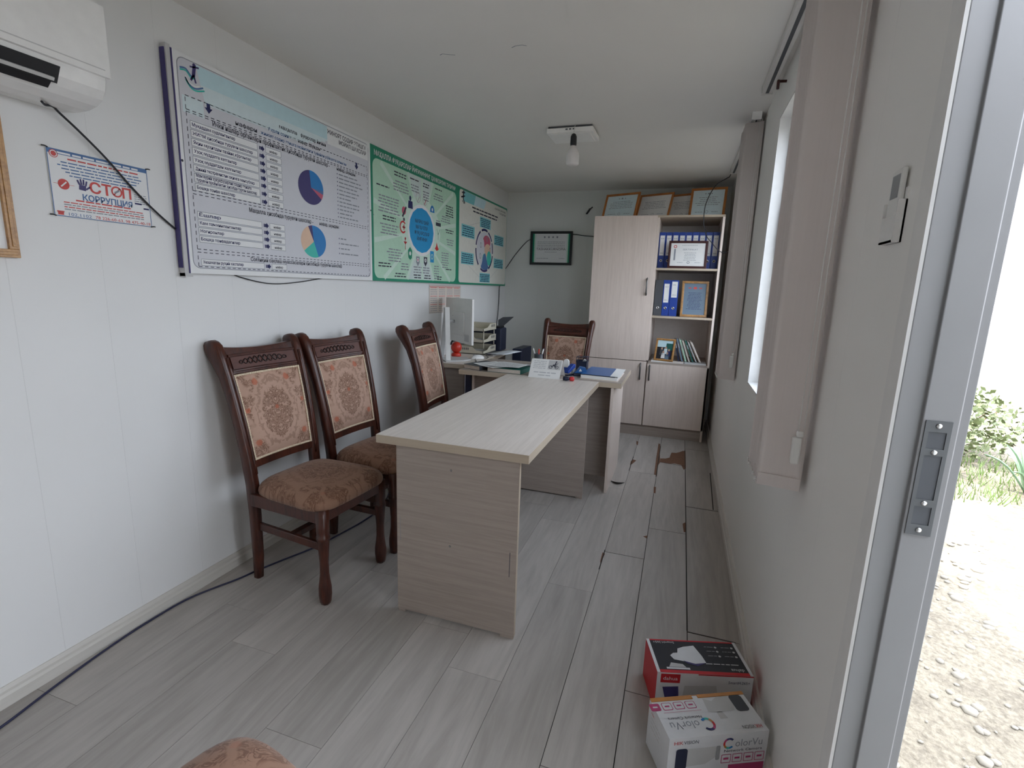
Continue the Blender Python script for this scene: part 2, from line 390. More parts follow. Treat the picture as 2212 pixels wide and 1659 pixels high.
    def ball(s, c, r, mat, n=8, m=6, sc3=(1, 1, 1)):
        c = V3(c); vs = [c + V3((0, 0, -r * sc3[2]))]; fs = []
        for j in range(1, m):
            ph = -PI / 2 + PI * j / m
            for i in range(n): vs.append(c + V3((r * sc3[0] * math.cos(ph) * math.cos(2 * PI * i / n), r * sc3[1] * math.cos(ph) * math.sin(2 * PI * i / n), r * sc3[2] * math.sin(ph))))
        vs.append(c + V3((0, 0, r * sc3[2]))); t = len(vs) - 1
        for i in range(n):
            fs.append((0, 1 + (i + 1) % n, 1 + i)); fs.append((t, t - n + i, t - n + (i + 1) % n))
        for j in range(m - 2):
            for i in range(n): fs.append((1 + j * n + i, 1 + j * n + (i + 1) % n, 1 + (j + 1) * n + (i + 1) % n, 1 + (j + 1) * n + i))
        return s.add(vs, fs, mat, True)
    def build(s, name, parent=None, bev=0.0, seg=2, local=False, fixn=True, attr=None):
        me = bpy.data.meshes.new(name)
        off = V3((0, 0, 0))
        if parent is not None and not local:
            off = world_loc(parent)
        me.from_pydata([p - off for p in s.v], [], s.f)
        for m in s.mats: me.materials.append(m)
        me.polygons.foreach_set('material_index', s.m); me.polygons.foreach_set('use_smooth', s.sm)
        if attr:
            ca = me.color_attributes.new('plank', 'FLOAT_COLOR', 'POINT')
            for i, c in enumerate(attr): ca.data[i].color = c
        me.update()
        o = bpy.data.objects.new(name, me); COL.objects.link(o)
        if parent is not None: o.parent = parent
        if bev:
            b = o.modifiers.new('edge', 'BEVEL'); b.width = bev; b.segments = seg; b.limit_method = 'ANGLE'; b.angle_limit = math.radians(40)
        return o

def world_loc(o):
    p = V3((0, 0, 0))
    while o is not None: p += V3(o.location); o = o.parent
    return p
def tag(o, label=None, cat=None, group=None, kind=None):
    if label: o['label'] = label
    if cat: o['category'] = cat
    if group: o['group'] = group
    if kind: o['kind'] = kind
    return o
def thing(name, label, cat, loc=(0, 0, 0), group=None, kind=None):
    o = bpy.data.objects.new(name, None); COL.objects.link(o); o.location = loc; o.empty_display_size = .05
    return tag(o, label, cat, group, kind)
def copy_tree(o, parent=None):
    c = o.copy(); COL.objects.link(c)
    if parent is not None: c.parent = parent
    for ch in list(o.children): copy_tree(ch, c)
    return c
FX = lambda x, y=0, z=0: Fr((x, y, z), (0, 1, 0), (0, 0, 1))      # faces +x
FY = lambda y, x=0, z=0: Fr((x, y, z), (1, 0, 0), (0, 0, 1))      # faces -y
FZ = lambda z, x=0, y=0: Fr((x, y, z), (1, 0, 0), (0, 1, 0))      # faces +z

W, H, L, Y0 = 2.235, 2.328, 5.376, -.75

# ================================================================== SETTING
WT = .085     # wall thickness
b = MB(); b.box(-WT, 0, Y0 - WT, L + WT, -.30, H + .06, M_WALL); tag(b.build('wall_left'), kind='structure')
b = MB(); b.box(0, W, L, L + WT, -.30, H + .06, M_WALLB); tag(b.build('wall_back'), kind='structure')
b = MB(); b.box(0, W, Y0 - WT, Y0, -.30, H + .06, M_WALLR); tag(b.build('wall_front'), kind='structure')
b = MB(); XO = W + WT
DY0, DY1, DH = .15, .93, 2.03
W1 = (1.50, 2.725, .895, 2.13); W2 = (3.46, 4.66, .895, 2.13)
def wpiece(y0, y1, z0, z1): b.box(W, XO, y0, y1, z0, z1, M_WALLR)
wpiece(Y0 - WT, DY0 - .06, -.30, H + .06); wpiece(DY0 - .06, DY1 + .06, DH + .06, H + .06); wpiece(DY0 - .06, DY1 + .06, -.30, -.015)
wpiece(DY1 + .06, W1[0], -.30, H + .06)
for w0 in (W1, W2): wpiece(w0[0], w0[1], -.30, w0[2]); wpiece(w0[0], w0[1], w0[3], H + .06)
wpiece(W1[1], W2[0], -.30, H + .06); wpiece(W2[1], L + WT, -.30, H + .06)
tag(b.build('wall_right'), kind='structure')
b = MB(); b.box(-WT - .02, XO + .05, Y0 - WT - .02, L + WT + .02, H + .06, H + .14, M_EXT)
tag(b.build('roof'), kind='structure')
# ceiling with two short scratch marks
b = MB(); b.box(0, W, Y0, L, H, H + .06, M_CEIL)
FC = Fr((0, 0, H), (1, 0, 0), (0, -1, 0))
for pts in ([(.769, -2.215), (.785, -2.206), (.815, -2.222), (.836, -2.230)], [(1.10, -2.227), (1.12, -2.215), (1.15, -2.214), (1.167, -2.226)]):
    for p, q in zip(pts, pts[1:]): b.line(FC, p, q, .0045, .0006, M_INKG)
tag(b.build('ceiling'), kind='structure')

# floor planks
b = MB(); at = []
b.box(0, W, Y0, L, -.06, -.004, M_GAP); at += [(0, 0, 0, 1)] * 8
xs = [2.235, 2.021, 1.8175, 1.619, 1.4145, 1.212, 1.01, .808, .606, .404, .202, 0.0]
offs = [1.925, 1.533, 1.171, .79, 1.42, .34, 1.0, .58, 1.25, .15, .86]
for c in range(len(xs) - 1):
    x1, x0 = xs[c], xs[c + 1]
    g = .0016 if c < 3 else .0007
    ys = []; y = offs[c]
    while y > Y0: y -= 1.262
    while y < L: ys.append(y); y += 1.262
    ys.append(y)
    for k in range(len(ys) - 1):
        a0, a1 = max(Y0, ys[k]), min(L, ys[k + 1])
        if a1 - a0 < .02: continue
        ge = g if (c < 3) else .0005
        top = random.uniform(-.0008, .0004) if c < 3 else 0
        b.box(x0 + g, x1 - g, a0 + ge, a1 - ge, -.010, top, M_FLOOR)
        col = (random.random(), random.random(), random.random(), 1); at += [col] * 8
F0 = FZ(0)
chips = [[(1.797, 4.519), (1.797, 4.08), (1.801, 3.697), (1.823, 3.67), (1.818, 3.9), (1.833, 4.0), (1.815, 4.3), (1.813, 4.5)],
         [(1.829, 4.094), (1.87, 4.11), (1.9, 4.148), (1.905, 4.22), (1.913, 4.293), (1.95, 4.30), (1.977, 4.336), (2.004, 4.382), (2.025, 4.391), (2.026, 3.929), (2.010, 3.891), (2.0, 3.95), (1.992, 3.995), (1.941, 4.014), (1.9, 3.99), (1.833, 4.0)],
         [(1.619, 3.98), (1.65, 3.963), (1.638, 3.91), (1.624, 3.855), (1.612, 3.829), (1.61, 3.92)], [(1.603, 4.513), (1.622, 4.494), (1.626, 4.378), (1.612, 4.409)],
         [(2.003, 2.925), (2.021, 2.954), (2.020, 2.82), (2.009, 2.817)], [(1.795, 2.677), (1.817, 2.696), (1.816, 2.659)], [(1.812, 3.445), (1.827, 3.45), (1.829, 3.327), (1.816, 3.337)],
         [(1.617, 2.30), (1.624, 2.41), (1.610, 2.42), (1.612, 2.33)]]
for p in chips:
    k = len(b.v); b.poly(F0, p, .0007, M_CHIP); at += [(0, 0, 0, 1)] * (len(b.v) - k)
for p, q, w0 in (((2.021, 1.93), (2.021, 4.42), .005), ((1.8175, 3.65), (1.8175, 4.45), .006), ((2.023, 1.926), (2.2, 1.926), .003), ((2.024, 3.19), (2.21, 3.188), .004), ((1.83, 4.0), (2.02, 3.98), .007), ((2.185, 3.2), (2.2, 3.9), .006),
                 ((1.6185, 2.25), (1.6185, 2.45), .005), ((1.6185, 3.7), (1.6185, 4.05), .005)):
    k = len(b.v); b.line(F0, p, q, w0, .0010, M_GAP); at += [(0, 0, 0, 1)] * (len(b.v) - k)
tag(b.build('floor', attr=at), kind='structure')
# a lifted curl of floor covering beside the desk end
b = MB(); r1 = []; r2 = []
for i in range(9):
    t = i / 8; x = 1.51 + .106 * t; y = 3.448 - .055 * math.sin(PI * t) - .004
    r1.append(V3((x, y, .001 + .016 * math.sin(PI * t)))); r2.append(V3((x, y + .05, .0012)))
b.add(r1 + r2, [(i, i + 1, 10 + i, 9 + i) for i in range(8)], M_FLOOR, True)
b.add(r1 + [V3((p.x, p.y, 0.0005)) for p in r1], [(i, 9 + i, 10 + i, i + 1) for i in range(8)], M_GAP, True)
tag(b.build('trim_1'), kind='structure')

def baseboard(name, F, l0, l1, th=.014, hh=.066):
    b = MB(); P = [(0, 0), (th, 0), (th, hh * .55), (th * .7, hh * .68), (th * .7, hh * .82), (th * .35, hh), (0, hh)]
    r = [[F(l, z, h) for h, z in P] for l in (l0, l1)]
    n = len(P); b.add(r[0] + r[1], [(i, (i + 1) % n, n + (i + 1) % n, n + i) for i in range(n)] + [tuple(range(n - 1, -1, -1)), tuple(range(n, 2 * n))], M_BASE)
    return tag(b.build(name), kind='structure')
baseboard('baseboard_left', FX(0), Y0, L)
baseboard('baseboard_back', FY(L), .016, W - .022)
FR = Fr((W, 0, 0), (0, -1, 0), (0, 0, 1))
baseboard('baseboard_right', FR, -L, -(DY1 + .06), .020, .06)

# door frame
d = thing('door_1', None, None, (2.27, .48, 0), kind='structure')
def jamb(y, s):
    b = MB(); P = [(2.222, 0), (2.254, 0), (2.256, .006), (2.303, .006), (2.305, 0), (2.318, 0), (2.318, -.06), (2.222, -.06)]
    Q = [(x, y - s * q) for x, q in P]
    b.prism(Fr((0, 0, 0), (1, 0, 0), (0, 1, 0)), Q, -.015, DH, M_JAMB); return b.build('jamb', d, bev=.0012)
jamb(DY1, 1); jamb(DY0, -1)
b = MB(); b.box(2.222, 2.318, DY0 - .06, DY1 + .06, DH, DH + .06, M_JAMB); b.build('header', d)
b = MB(); b.box(2.20, 2.33, DY0, DY1, -.015, .012, M_JAMB); b.build('threshold', d)
la = math.radians(56); hx, hy = 2.322, DY0 + .004  # unseen leaf, added half open to hold back daylight from the doorway
FD = Fr((hx, hy, 0), (math.sin(la), math.cos(la), 0), (0, 0, 1)); lw = DY1 - DY0 - .01
b = MB(); b.fbox(FD, 0, lw, -.005, DH - .004, -.045, 0, M_EXT); dl = b.build('added_door_leaf', d, bev=.003)
b = MB(); b.fbox(FD, .12, lw - .12, .18, .88, .0, .006, M_EXT); b.fbox(FD, .12, lw - .12, 1.05, DH - .16, .0, .006, M_EXT); b.build('added_door_panel', dl, bev=.002)
b = MB(); b.tube([FD(lw - .06, 1.02, 0), FD(lw - .06, 1.02, .045), FD(lw - .17, 1.02, .05)], .009, M_STEEL, 8, 4); b.fbox(FD, lw - .08, lw - .04, .93, 1.10, 0, .006, M_STEEL); b.build('added_door_handle', dl)
FJ = FY(DY1 - .006)
sp = MB()
for a0, a1, z0, z1 in ((2.26, 2.2655, .957, 1.147), (2.289, 2.2945, .957, 1.147), (2.2655, 2.289, 1.129, 1.147), (2.2655, 2.289, 1.091, 1.102), (2.2655, 2.289, 1.006, 1.018), (2.2655, 2.289, .957, .975)):
    sp.fbox(FJ, a0, a1, z0, z1, 0, .0018, M_PLATE)
sp.fbox(FJ, 2.2655, 2.289, .975, 1.129, 0, .0004, M_DGREY)
spo = sp.build('strike_plate', d)
for z in (1.139, 1.0965, 1.012, .966):
    b = MB(); b.lathe([(.0042, 0), (.0042, .001), (.003, .0022), (.0012, .0024)], M_CHROME, 12, Matrix.Translation((2.2775, DY1 - .0078, z)) @ Matrix.Rotation(PI / 2, 4, 'X')); b.build('screw', spo)
b = MB(); b.prism(Fr((0, 0, 0), (1, 0, 0), (0, 1, 0)), [(2.2215, DY1), (2.217, DY1 + .002), (2.217, DY1 + .042), (2.226, DY1 + .054), (W, DY1 + .058), (W, DY1 + .0605), (2.2215, DY1 + .0605)], 0, DH + .05, M_TRIMW); tag(b.build('trim_2'), kind='structure')

# windows
for i, w0 in enumerate((W1, W2)):
    wo = thing('window_%d' % (i + 1), None, None, (2.29, (w0[0] + w0[1]) / 2, w0[2]), kind='structure')
    y0, y1, z0, z1 = w0; xf0, xf1 = W + .052, W + .085
    b = MB(); fw = .05
    b.box(xf0, xf1, y0, y0 + fw, z0, z1, M_WHITE2); b.box(xf0, xf1, y1 - fw, y1, z0, z1, M_WHITE2)
    b.box(xf0, xf1, y0 + fw, y1 - fw, z0, z0 + fw, M_WHITE2); b.box(xf0, xf1, y0 + fw, y1 - fw, z1 - fw, z1, M_WHITE2)
    ym = (y0 + y1) / 2; b.box(xf0, xf1, ym - .035, ym + .035, z0 + fw, z1 - fw, M_WHITE2)
    b.build('frame', wo, bev=.003)
    b = MB(); b.box(xf0 + .014, xf0 + .018, y0 + fw, y1 - fw, z0 + fw, z1 - fw, M_GLASS); b.build('pane', wo)
    b = MB(); t = .008
    for a in ((W - .004, xf0, y0, y0 + t, z0, z1), (W - .004, xf0, y1 - t, y1, z0, z1), (W - .004, xf0, y0 + t, y1 - t, z1 - t, z1)): b.box(*a, M_WHITE2)
    b.box(W - .006, xf0, y0 + t, y1 - t, z0, z0 + .01, M_WHITE2)
    b.build('reveal', wo)
    if i == 0:
        b = MB(); rr = random.Random(3); pts = []
        zz = z0 + .62
        outl = []
        while zz < z1 - .06: outl.append((y1 - t - .004 - rr.uniform(0, .016) - (.014 if zz < z0 + .85 else 0), zz)); zz += rr.uniform(.008, .02)
        P = outl + [(y1 - t, outl[-1][1]), (y1 - t, outl[0][1])]
        b.prism(Fr((xf0 - .002, 0, 0), (0, -1, 0), (0, 0, 1)), [(-a, z) for a, z in P], 0, .006, M_FOAM); b.build('torn_seal', wo)

# ------------------------------------------------------------------ outdoors
b = MB()
gx = [2.33, 2.6, 3, 3.6, 4.4, 5.5, 7, 9, 12, 18, 30, 60]; gy = [-30, -8, -3, -1, 0, 1, 2, 3, 4, 5, 6, 7, 9, 12, 18, 30, 60]
rg = random.Random(5); gv = [(x, y, -.35 + rg.uniform(-.012, .012) * min(3, max(.3, (x - 2.3) * .6)) - .035 * max(0, x - 6)) for y in gy for x in gx]; nx = len(gx)
b.add(gv, [(j * nx + i, j * nx + i + 1, (j + 1) * nx + i + 1, (j + 1) * nx + i) for j in range(len(gy) - 1) for i in range(nx - 1)], M_GROUND, True)
tag(b.build('ground'), kind='structure')
b = MB(); rg = random.Random(9)
for i in range(1100):
    x = rg.uniform(2.45, 4.6); y = rg.uniform(.3, 4.6); r = rg.choice((.006, .008, .012, .02)) * rg.uniform(.7, 1.5)
    b.ball((x, y, -.345), r, M_STONE, 5, 4, (rg.uniform(.8, 1.5), rg.uniform(.7, 1.2), .6))
tag(b.build('gravel'), 'loose pale gravel strewn over the ground outside the doorway', 'gravel', kind='stuff')
def leaves(b, c, rx, ry, rz, n, mat, size, rg):
    for i in range(n):
        while True:
            p = V3((rg.uniform(-1, 1), rg.uniform(-1, 1), rg.uniform(-1, 1)))
            if .35 < p.length < 1: break
        q = V3((c[0] + p.x * rx, c[1] + p.y * ry, c[2] + p.z * rz))
        if q.z < -.34: q.z = -.34 + rg.uniform(0, .1)
        d = V3((rg.uniform(-1, 1), rg.uniform(-1, 1), rg.uniform(-.3, 1))).normalized(); s_ = d.cross(V3((rg.uniform(-1, 1), rg.uniform(-1, 1), rg.uniform(-1, 1)))).normalized()
        l = size * rg.uniform(.6, 1.4); w_ = l * .32
        b.add([q, q + d * l * .5 + s_ * w_, q + d * l, q + d * l * .5 - s_ * w_], [(0, 1, 2, 3)], mat)
def shrub(label, x, y, rx, rz, mat, n, seed, size=.06):
    rg = random.Random(seed); o = thing('shrub', label, 'shrub', (x, y, -.35), 'shrubs growing beyond the yard')
    b = MB(); leaves(b, (x, y, -.35 + rz * .9), rx, rx * .8, rz, n, mat, size, rg); b.build('foliage', o)
    b = MB()
    for k in range(7):
        a = rg.uniform(0, 2 * PI); b.tube([(x, y, -.36), (x + math.cos(a) * rx * .3, y + math.sin(a) * rx * .3, -.35 + rz * .7), (x + math.cos(a) * rx * .6, y + math.sin(a) * rx * .6, -.35 + rz * 1.3)], .008, M_STEM, 5, 3)
    b.build('stem', o)
shrub('bushy light green shrub seen past the grey door jamb, beside the spiky agave', 4.75, 6.75, .75, .42, M_LEAF2, 2600, 11)
shrub('low yellow-green shrub hugging the edge of the door jamb', 4.15, 5.95, .45, .20, M_LEAF, 1500, 12)
shrub('taller olive shrub behind the agave at the edge of the picture', 6.75, 7.2, .95, .50, M_LEAF2, 2800, 13)
b = MB(); rg = random.Random(17)
for i in range(2600):
    x = rg.uniform(3.9, 7.2); y = rg.uniform(5.0, 6.6) ; l = rg.uniform(.05, .16); a = rg.uniform(0, 2 * PI)
    p = V3((x, y, -.36 - .035 * max(0, x - 6))); dx = V3((math.cos(a), math.sin(a), 0)) * .006
    b.add([p - dx, p + dx, p + V3((rg.uniform(-.06, .06), rg.uniform(-.06, .06), l))], [(0, 1, 2)], M_LEAF)
tag(b.build('grass'), 'bright green grass growing along the edge of the yard', 'grass', kind='stuff')
ag = thing('agave', 'spiky grey-green agave plant outside the doorway in front of the shrubs', 'plant', (4.98, 5.45, -.36))
rg = random.Random(21)
for k in range(15):
    a = 2 * PI * k / 15 * 2.4; tilt = .25 + .9 * (k / 15); l = rg.uniform(.42, .6); b = MB(); rows = []
    for i in range(7):
        t = i / 6; r = l * t * math.sin(tilt) ; z = l * t * math.cos(tilt) + .08 * math.sin(PI * t)
        w_ = .045 * (1 - t) ** .7 * (1 if t > .05 else .7)
        c = V3((4.98 + math.cos(a) * (r + .03), 5.45 + math.sin(a) * (r + .03), -.36 + z)); s_ = V3((-math.sin(a), math.cos(a), 0)); up = V3((0, 0, 1))
        rows.append([c - s_ * w_ + up * w_ * .4, c - up * w_ * .15 - V3((0, 0, .006)), c + s_ * w_ + up * w_ * .4, c + up * w_ * .12])
    b.loft(rows, M_AGAVE); b.build('leaf', ag)

# ================================================================== LEFT WALL
BZ = 1.343
def rr_pts(a0, b0, a1, b1, r, n=5):
    out = []
    for cx, cy, t0 in ((a1 - r, b1 - r, 0), (a0 + r, b1 - r, PI / 2), (a0 + r, b0 + r, PI), (a1 - r, b0 + r, 1.5 * PI)):
        for i in range(n + 1):
            t = t0 + PI / 2 * i / n; out.append((cx + r * math.cos(t), cy + r * math.sin(t)))
    return out
rt = random.Random(33)
def brackets(o, ya, yb, x1):
    for y in (ya, yb):
        b = MB(); b.box(.002, x1, y, y + .04, BZ + .05, BZ + .75, M_GREY); b.build('wall_bracket', o)
# ---- board with charts
o = thing('information_board', 'white information board with two pie charts and rows of boxed text', 'notice board', (.0, 2.142, BZ))
b = MB(); b.box(.014, .030, 1.5175, 2.767, BZ, BZ + .805, M_SHEET); b.build('panel', o)
b = MB(); b.box(.002, .030, 1.497, 1.5145, BZ - .012, BZ + .815, M_LGREY); b.box(.022, .033, 1.5145, 1.5195, BZ, BZ + .805, M_PURP); b.box(.004, .024, 1.493, 1.497, BZ + .02, BZ + .80, M_PURP)
b.box(.002, .031, 1.497, 1.53, BZ - .014, BZ, M_LGREY); b.build('edge_channel', o)
brackets(o, 1.60, 2.60, .014)
F = FX(.0302, 1.5175, BZ); p = MB(); h1, h2, h3, h4 = .0002, .0005, .0008, .0011
p.poly(F, rr_pts(.02, .022, 1.228, .790, .028), h1, M_SHEETG)
# pale blue band with lighter lower fade
for i in range(14):
    t = i / 14
    p.rect(F, .10 + .03 * t, .785 - .13 * t - .0093, 1.10 - .45 * t, .785 - .13 * t, h2, M_LBLUE if i < 7 else M_LBLUE2)
p.outline(F, rr_pts(.02, .022, 1.228, .790, .028), .0028, h2, M_INKG)
p.rect(F, .86, .70, 1.226, .785, h2 + .0001, M_SHEET); p.rect(F, .03, .60, .12, .66, h1 + .0001, M_LBLUE2)
# emblem: figure with ribbons
for k, (pts, mt) in enumerate((([(.03, .752), (.055, .756), (.075, .738), (.09, .742)], M_BLUES), ([(.03, .745), (.055, .749), (.075, .731), (.09, .735)], M_TEAL), ([(.05, .725), (.065, .705), (.09, .698), (.125, .712)], M_BLUES), ([(.052, .718), (.068, .698), (.092, .691), (.13, .703)], M_TEAL), ([(.05, .731), (.064, .712), (.088, .705), (.11, .712)], M_SHEET))):
    c = catmull([(a, b_, 0) for a, b_ in pts], 5)
    for q, r in zip(c, c[1:]): p.line(F, (q.x, q.y), (r.x, r.y), .006, h3, mt)
p.disc(F, (.092, .786 - .006), .0075, h3, M_PURP, 12)
for q, r, w_ in (((.092, .774), (.086, .742), .014), ((.073, .770), (.112, .778), .006), ((.086, .745), (.073, .722), .008), ((.087, .745), (.094, .718), .007)): p.line(F, q, r, w_, h3, M_PURP)
T = lambda st, a, b_, w_, ht, m=M_INK, al='L': p.text(F, st, a, b_, w_, ht, h4, m, al, bold=.016)
T('ЖИНОЯТ СОДИР ЭТИШГА', 1.205, .752, .345, .021, M_INK, 'R'); T('МОЙИЛ ШАХСЛАР', 1.205, .722, .25, .021, M_INK, 'R')
T('маҳалла', .519, .680, .115, .017); T('фуқаролар йиғини', .66, .681, .185, .017)
T('Аҳоли сони -', .45, .651, .14, .015, M_BLUES); T('нафар. Шундан', .64, .650, .16, .015)
T('нафари', .269, .622, .115, .017); T('жиноят содир этишга мойиллиги туфайли рўйхатга олинган', .405, .624, .61, .014, M_BLUES)
for a in (.142, 1.109):
    p.rect(F, a - .008, .643, a + .008, .662, h4, M_INKN); p.poly(F, [(a - .018, .645), (a + .018, .645), (a, .625)], h4, M_INKN)
for z in (.661, .612): p.dash(F, (.042, z), (1.212, z), .0032, h2, M_INK)
for z in (.604, .318): p.dash(F, (.042, z), (1.212, z), .0028, h2, M_INK)
for x in (.042, 1.214):
    for z0, z1 in ((.612, .661), (.318, .604), (.096, .306), (.028, .084)): p.dash(F, (x, z0), (x, z1), .0028, h2, M_INK)
for z in (.306, .096, .084, .028): p.dash(F, (.042, z), (1.214, z), .0028, h2, M_INK)
T('Ички ишлар органлари профилактик ҳисобида турувчи шахслар -', .155, .584, .715, .020); T('нафар, шундан:', .93, .584, .17, .018)
def row(z0, z1, texts):
    p.rect(F, .055, z0, .380, z1, h2, M_SHEET); p.outline(F, [(.055, z0), (.380, z0), (.380, z1), (.055, z1)], .0018, h3, M_INKG)
    n_ = len(texts)
    for i, (tx, w_) in enumerate(texts): T(tx, .062, z0 + (z1 - z0) * (n_ - 1 - i + .3) / n_, w_, .0125, M_INKN)
    zc = (z0 + z1) / 2
    p.rect(F, .391, zc - .007, .396, zc + .007, h4, M_INKN); p.rect(F, .398, zc - .007, .408, zc + .007, h4, M_INKN); p.poly(F, [(.408, zc - .013), (.421, zc), (.408, zc + .013)], h4, M_INKN)
    p.rect(F, .428, zc - .012, .521, zc + .013, h2, M_SHEET); p.outline(F, [(.428, zc - .012), (.521, zc - .012), (.521, zc + .013), (.428, zc + .013)], .0018, h3, M_INKG)
    T('нафар', .474, zc - .006, .046, .011, M_INK, 'C')
RW = [[('Муқаддам судланганлар', .20)], [('ЖИЭМ ҳисобида турувчи шахслар', .29)], [('Яқин муҳитдан тазйиқ кўрганлар', .28)], [('Узоқ муддатга кетганлар', .20)], [('Узоқ муддатдан келганлар', .22)], [('Диний экстремистик оқимга мансублар', .29)], [('Маъмурий ҳуқуқбузарлик содир этишга', .27), ('турувчи профилактик ҳисобда турган шахслар', .30)], [('Бошқа тоифа шахслар', .18)]]
zt = .578
for i, tx in enumerate(RW):
    hh = .0285 if len(tx) == 1 else .034; row(zt - hh, zt - .002, tx); zt -= hh + .0035
def pie(c, rx, ry, parts, start):
    t = start
    for fr_, mt in parts: p.wedge(F, c, rx, ry, t, t - 2 * PI * fr_, h3, mt, 26); t -= 2 * PI * fr_
pie((.720, .454), .093, .083, ((.27, M_BLUEP), (.035, M_BLUES), (.055, M_PINK), (.64, M_PURP)), PI / 2 + .1)
pie((.724, .187), .095, .081, ((.46, M_BLUEP), (.20, M_TEAL), (.29, M_PEACH), (.05, M_PURP)), PI / 2 + .1)
for i, w_ in enumerate((.17, .20, .22, .17, .18, .16, .11, .18, .18, .13, .11, .17)):
    z = .562 - i * .0205; p.rect(F, .929, z, .934, z + .007, h4, M_INKN)
    p.greek(F, .945, z, w_, .0105, h4, M_INKG, rt)
T('Маҳалла ҳисобида турувчи шахслар -', .313, .277, .411, .019); T('нафар, шундан:', .772, .277, .162, .017)
zt = .243
for tx in ([('Ёшлар', .10)], [('Кам таъминланганлар', .20)], [('Ногиронлар', .11)], [('Бошқа тоифадагилар', .19)]): row(zt - .0265, zt - .001, tx); zt -= .031
for i, w_ in enumerate((.05, .165, .08, .16)): p.rect(F, .929, .220 - i * .027, .934, .227 - i * .027, h4, M_INKN); p.greek(F, .945, .220 - i * .027, w_, .0105, h4, M_INKG, rt)
T('Соғлиқни сақлаш муассасалари ҳисобида турувчи шахслар', .304, .065, .645, .017); row(.033, .058, [('Уюшмаган руҳий хасталар', .20)])
p.disc(F, (.008, .42), .005, h4, M_INK, 10); p.disc(F, (1.243, .42), .005, h4, M_INK, 10)
p.build('printed_sheet', o)

# ---- green board
o = thing('information_board', 'green information board with a blue oval at the centre of radiating rays', 'notice board', (.0, 3.40, BZ))
b = MB(); b.box(.012, .030, 2.769, 4.030, BZ, BZ + .805, M_GREEN); b.build('panel', o)
brackets(o, 2.85, 3.90, .012)
F = FX(.0302, 2.769, BZ); p = MB()
inn = (.02, .02, 1.225, .735)
p.poly(F, rr_pts(.02, .018, 1.225, .736, .05), h1, M_MINT)
ctr = (.635, .372)
rays = [(.107, .723), (.439, .733), (.638, .735), (.804, .733), (1.164, .722), (1.217, .479), (1.214, .249), (1.114, .022), (.824, .021), (.643, .021), (.422, .022), (.131, .021), (.028, .25), (.025, .487)]
for i in (1, 2, 9, 8, 3, 10):   # the middle sectors are a greyer mint
    a, c = rays[i], rays[(i + 1) % 14]
    if i in (1, 2, 8, 9): p.poly(F, [ctr, a, c], h2, M_MINT3)
for q in rays:
    dv = V3((q[0] - ctr[0], q[1] - ctr[1], 0)); L_ = dv.length; dv /= L_; nn = V3((-dv.y, dv.x, 0))
    w0, w1 = .004, .016
    p.poly(F, [(ctr[0] + nn.x * w0, ctr[1] + nn.y * w0), (ctr[0] - nn.x * w0, ctr[1] - nn.y * w0), (q[0] - nn.x * w1, q[1] - nn.y * w1), (q[0] + nn.x * w1, q[1] + nn.y * w1)], h2 + .0001, M_MINT2)
p.disc(F, ctr, .30, h2 + .0002, M_MINT2, 14, .235)
p.disc(F, ctr, .205, h3, M_SHEET, 30, .180); p.disc(F, ctr, .183, h3 + .0002, M_CYAN, 16, .158)
p.text(F, 'МАҲАЛЛА ФУҚАРОЛАР ЙИҒИНИНИНГ ҲАМКОРЛИК ТИЗИМИ', .038, .752, 1.165, .030, h4, M_SHEET, bold=.022)
for st, z, w_ in (('МАРКАЗИЙ', .420, .20), ('МАҲАЛЛА', .380, .18), ('ФУҚАРОЛАР', .340, .22), ('ЙИҒИНИ', .300, .15)): p.text(F, st, .637, z, w_, .025, h4, M_INK, 'C', bold=.016)
ic = [(.469, .548), (.58, .593), (.681, .589), (.797, .548), (.383, .464), (.369, .367), (.399, .266), (.463, .199), (.574, .155), (.689, .158), (.794, .197), (.872, .272), (.896, .378), (.895, .465)]
a, c = ic[0]; p.poly(F, [(a - .032, c - .045), (a + .035, c - .045), (a + .03, c + .005), (a - .026, c + .005)], h4, M_INKN); p.disc(F, (a, c + .022), .014, h4, M_INKN, 12, .018)
for k in (1, 2): a, c = ic[k]; p.wedge(F, (a, c), .034, .036, 0, 2 * PI, h4, M_LGREY, 20, .8); p.line(F, (a - .01, c - .03), (a + .02, c + .01), .008, h4, M_LGREY if k == 1 else M_PINK)
a, c = ic[3]; p.wedge(F, (a, c - .025), .036, .05, 0, PI, h4, M_BLUEP, 14); p.disc(F, (a, c - .005), .012, h4 + .0002, M_SHEET, 12)
a, c = ic[4]; p.disc(F, (a, c + .012), .027, h4, M_PINK, 16); p.line(F, (a - .02, c - .03), (a + .03, c + .04), .016, h4 + .0002, M_INK); p.disc(F, (a, c - .045), .012, h4, M_INK, 10)
a, c = ic[5]; p.wedge(F, (a, c), .042, .042, .7, 2 * PI - .7, h4, M_REDP, 20, .72); p.line(F, (a - .006, c), (a + .03, c), .011, h4, M_REDP); p.line(F, (a + .012, c - .018), (a + .012, c + .018), .011, h4, M_REDP)
a, c = ic[6]; p.line(F, (a, c - .045), (a, c + .03), .005, h4, M_REDP); p.poly(F, [(a - .025, c + .008), (a + .025, c + .008), (a, c - .012)], h4, M_REDP); p.disc(F, (a, c + .028), .009, h4, M_REDP, 10)
a, c = ic[7]; p.poly(F, [(a - .03, c + .02), (a, c + .045), (a + .03, c + .02), (a + .024, c - .03), (a, c - .045), (a - .024, c - .03)], h4, M_GREEN); p.disc(F, (a, c), .014, h4 + .0002, M_SHEET, 12)
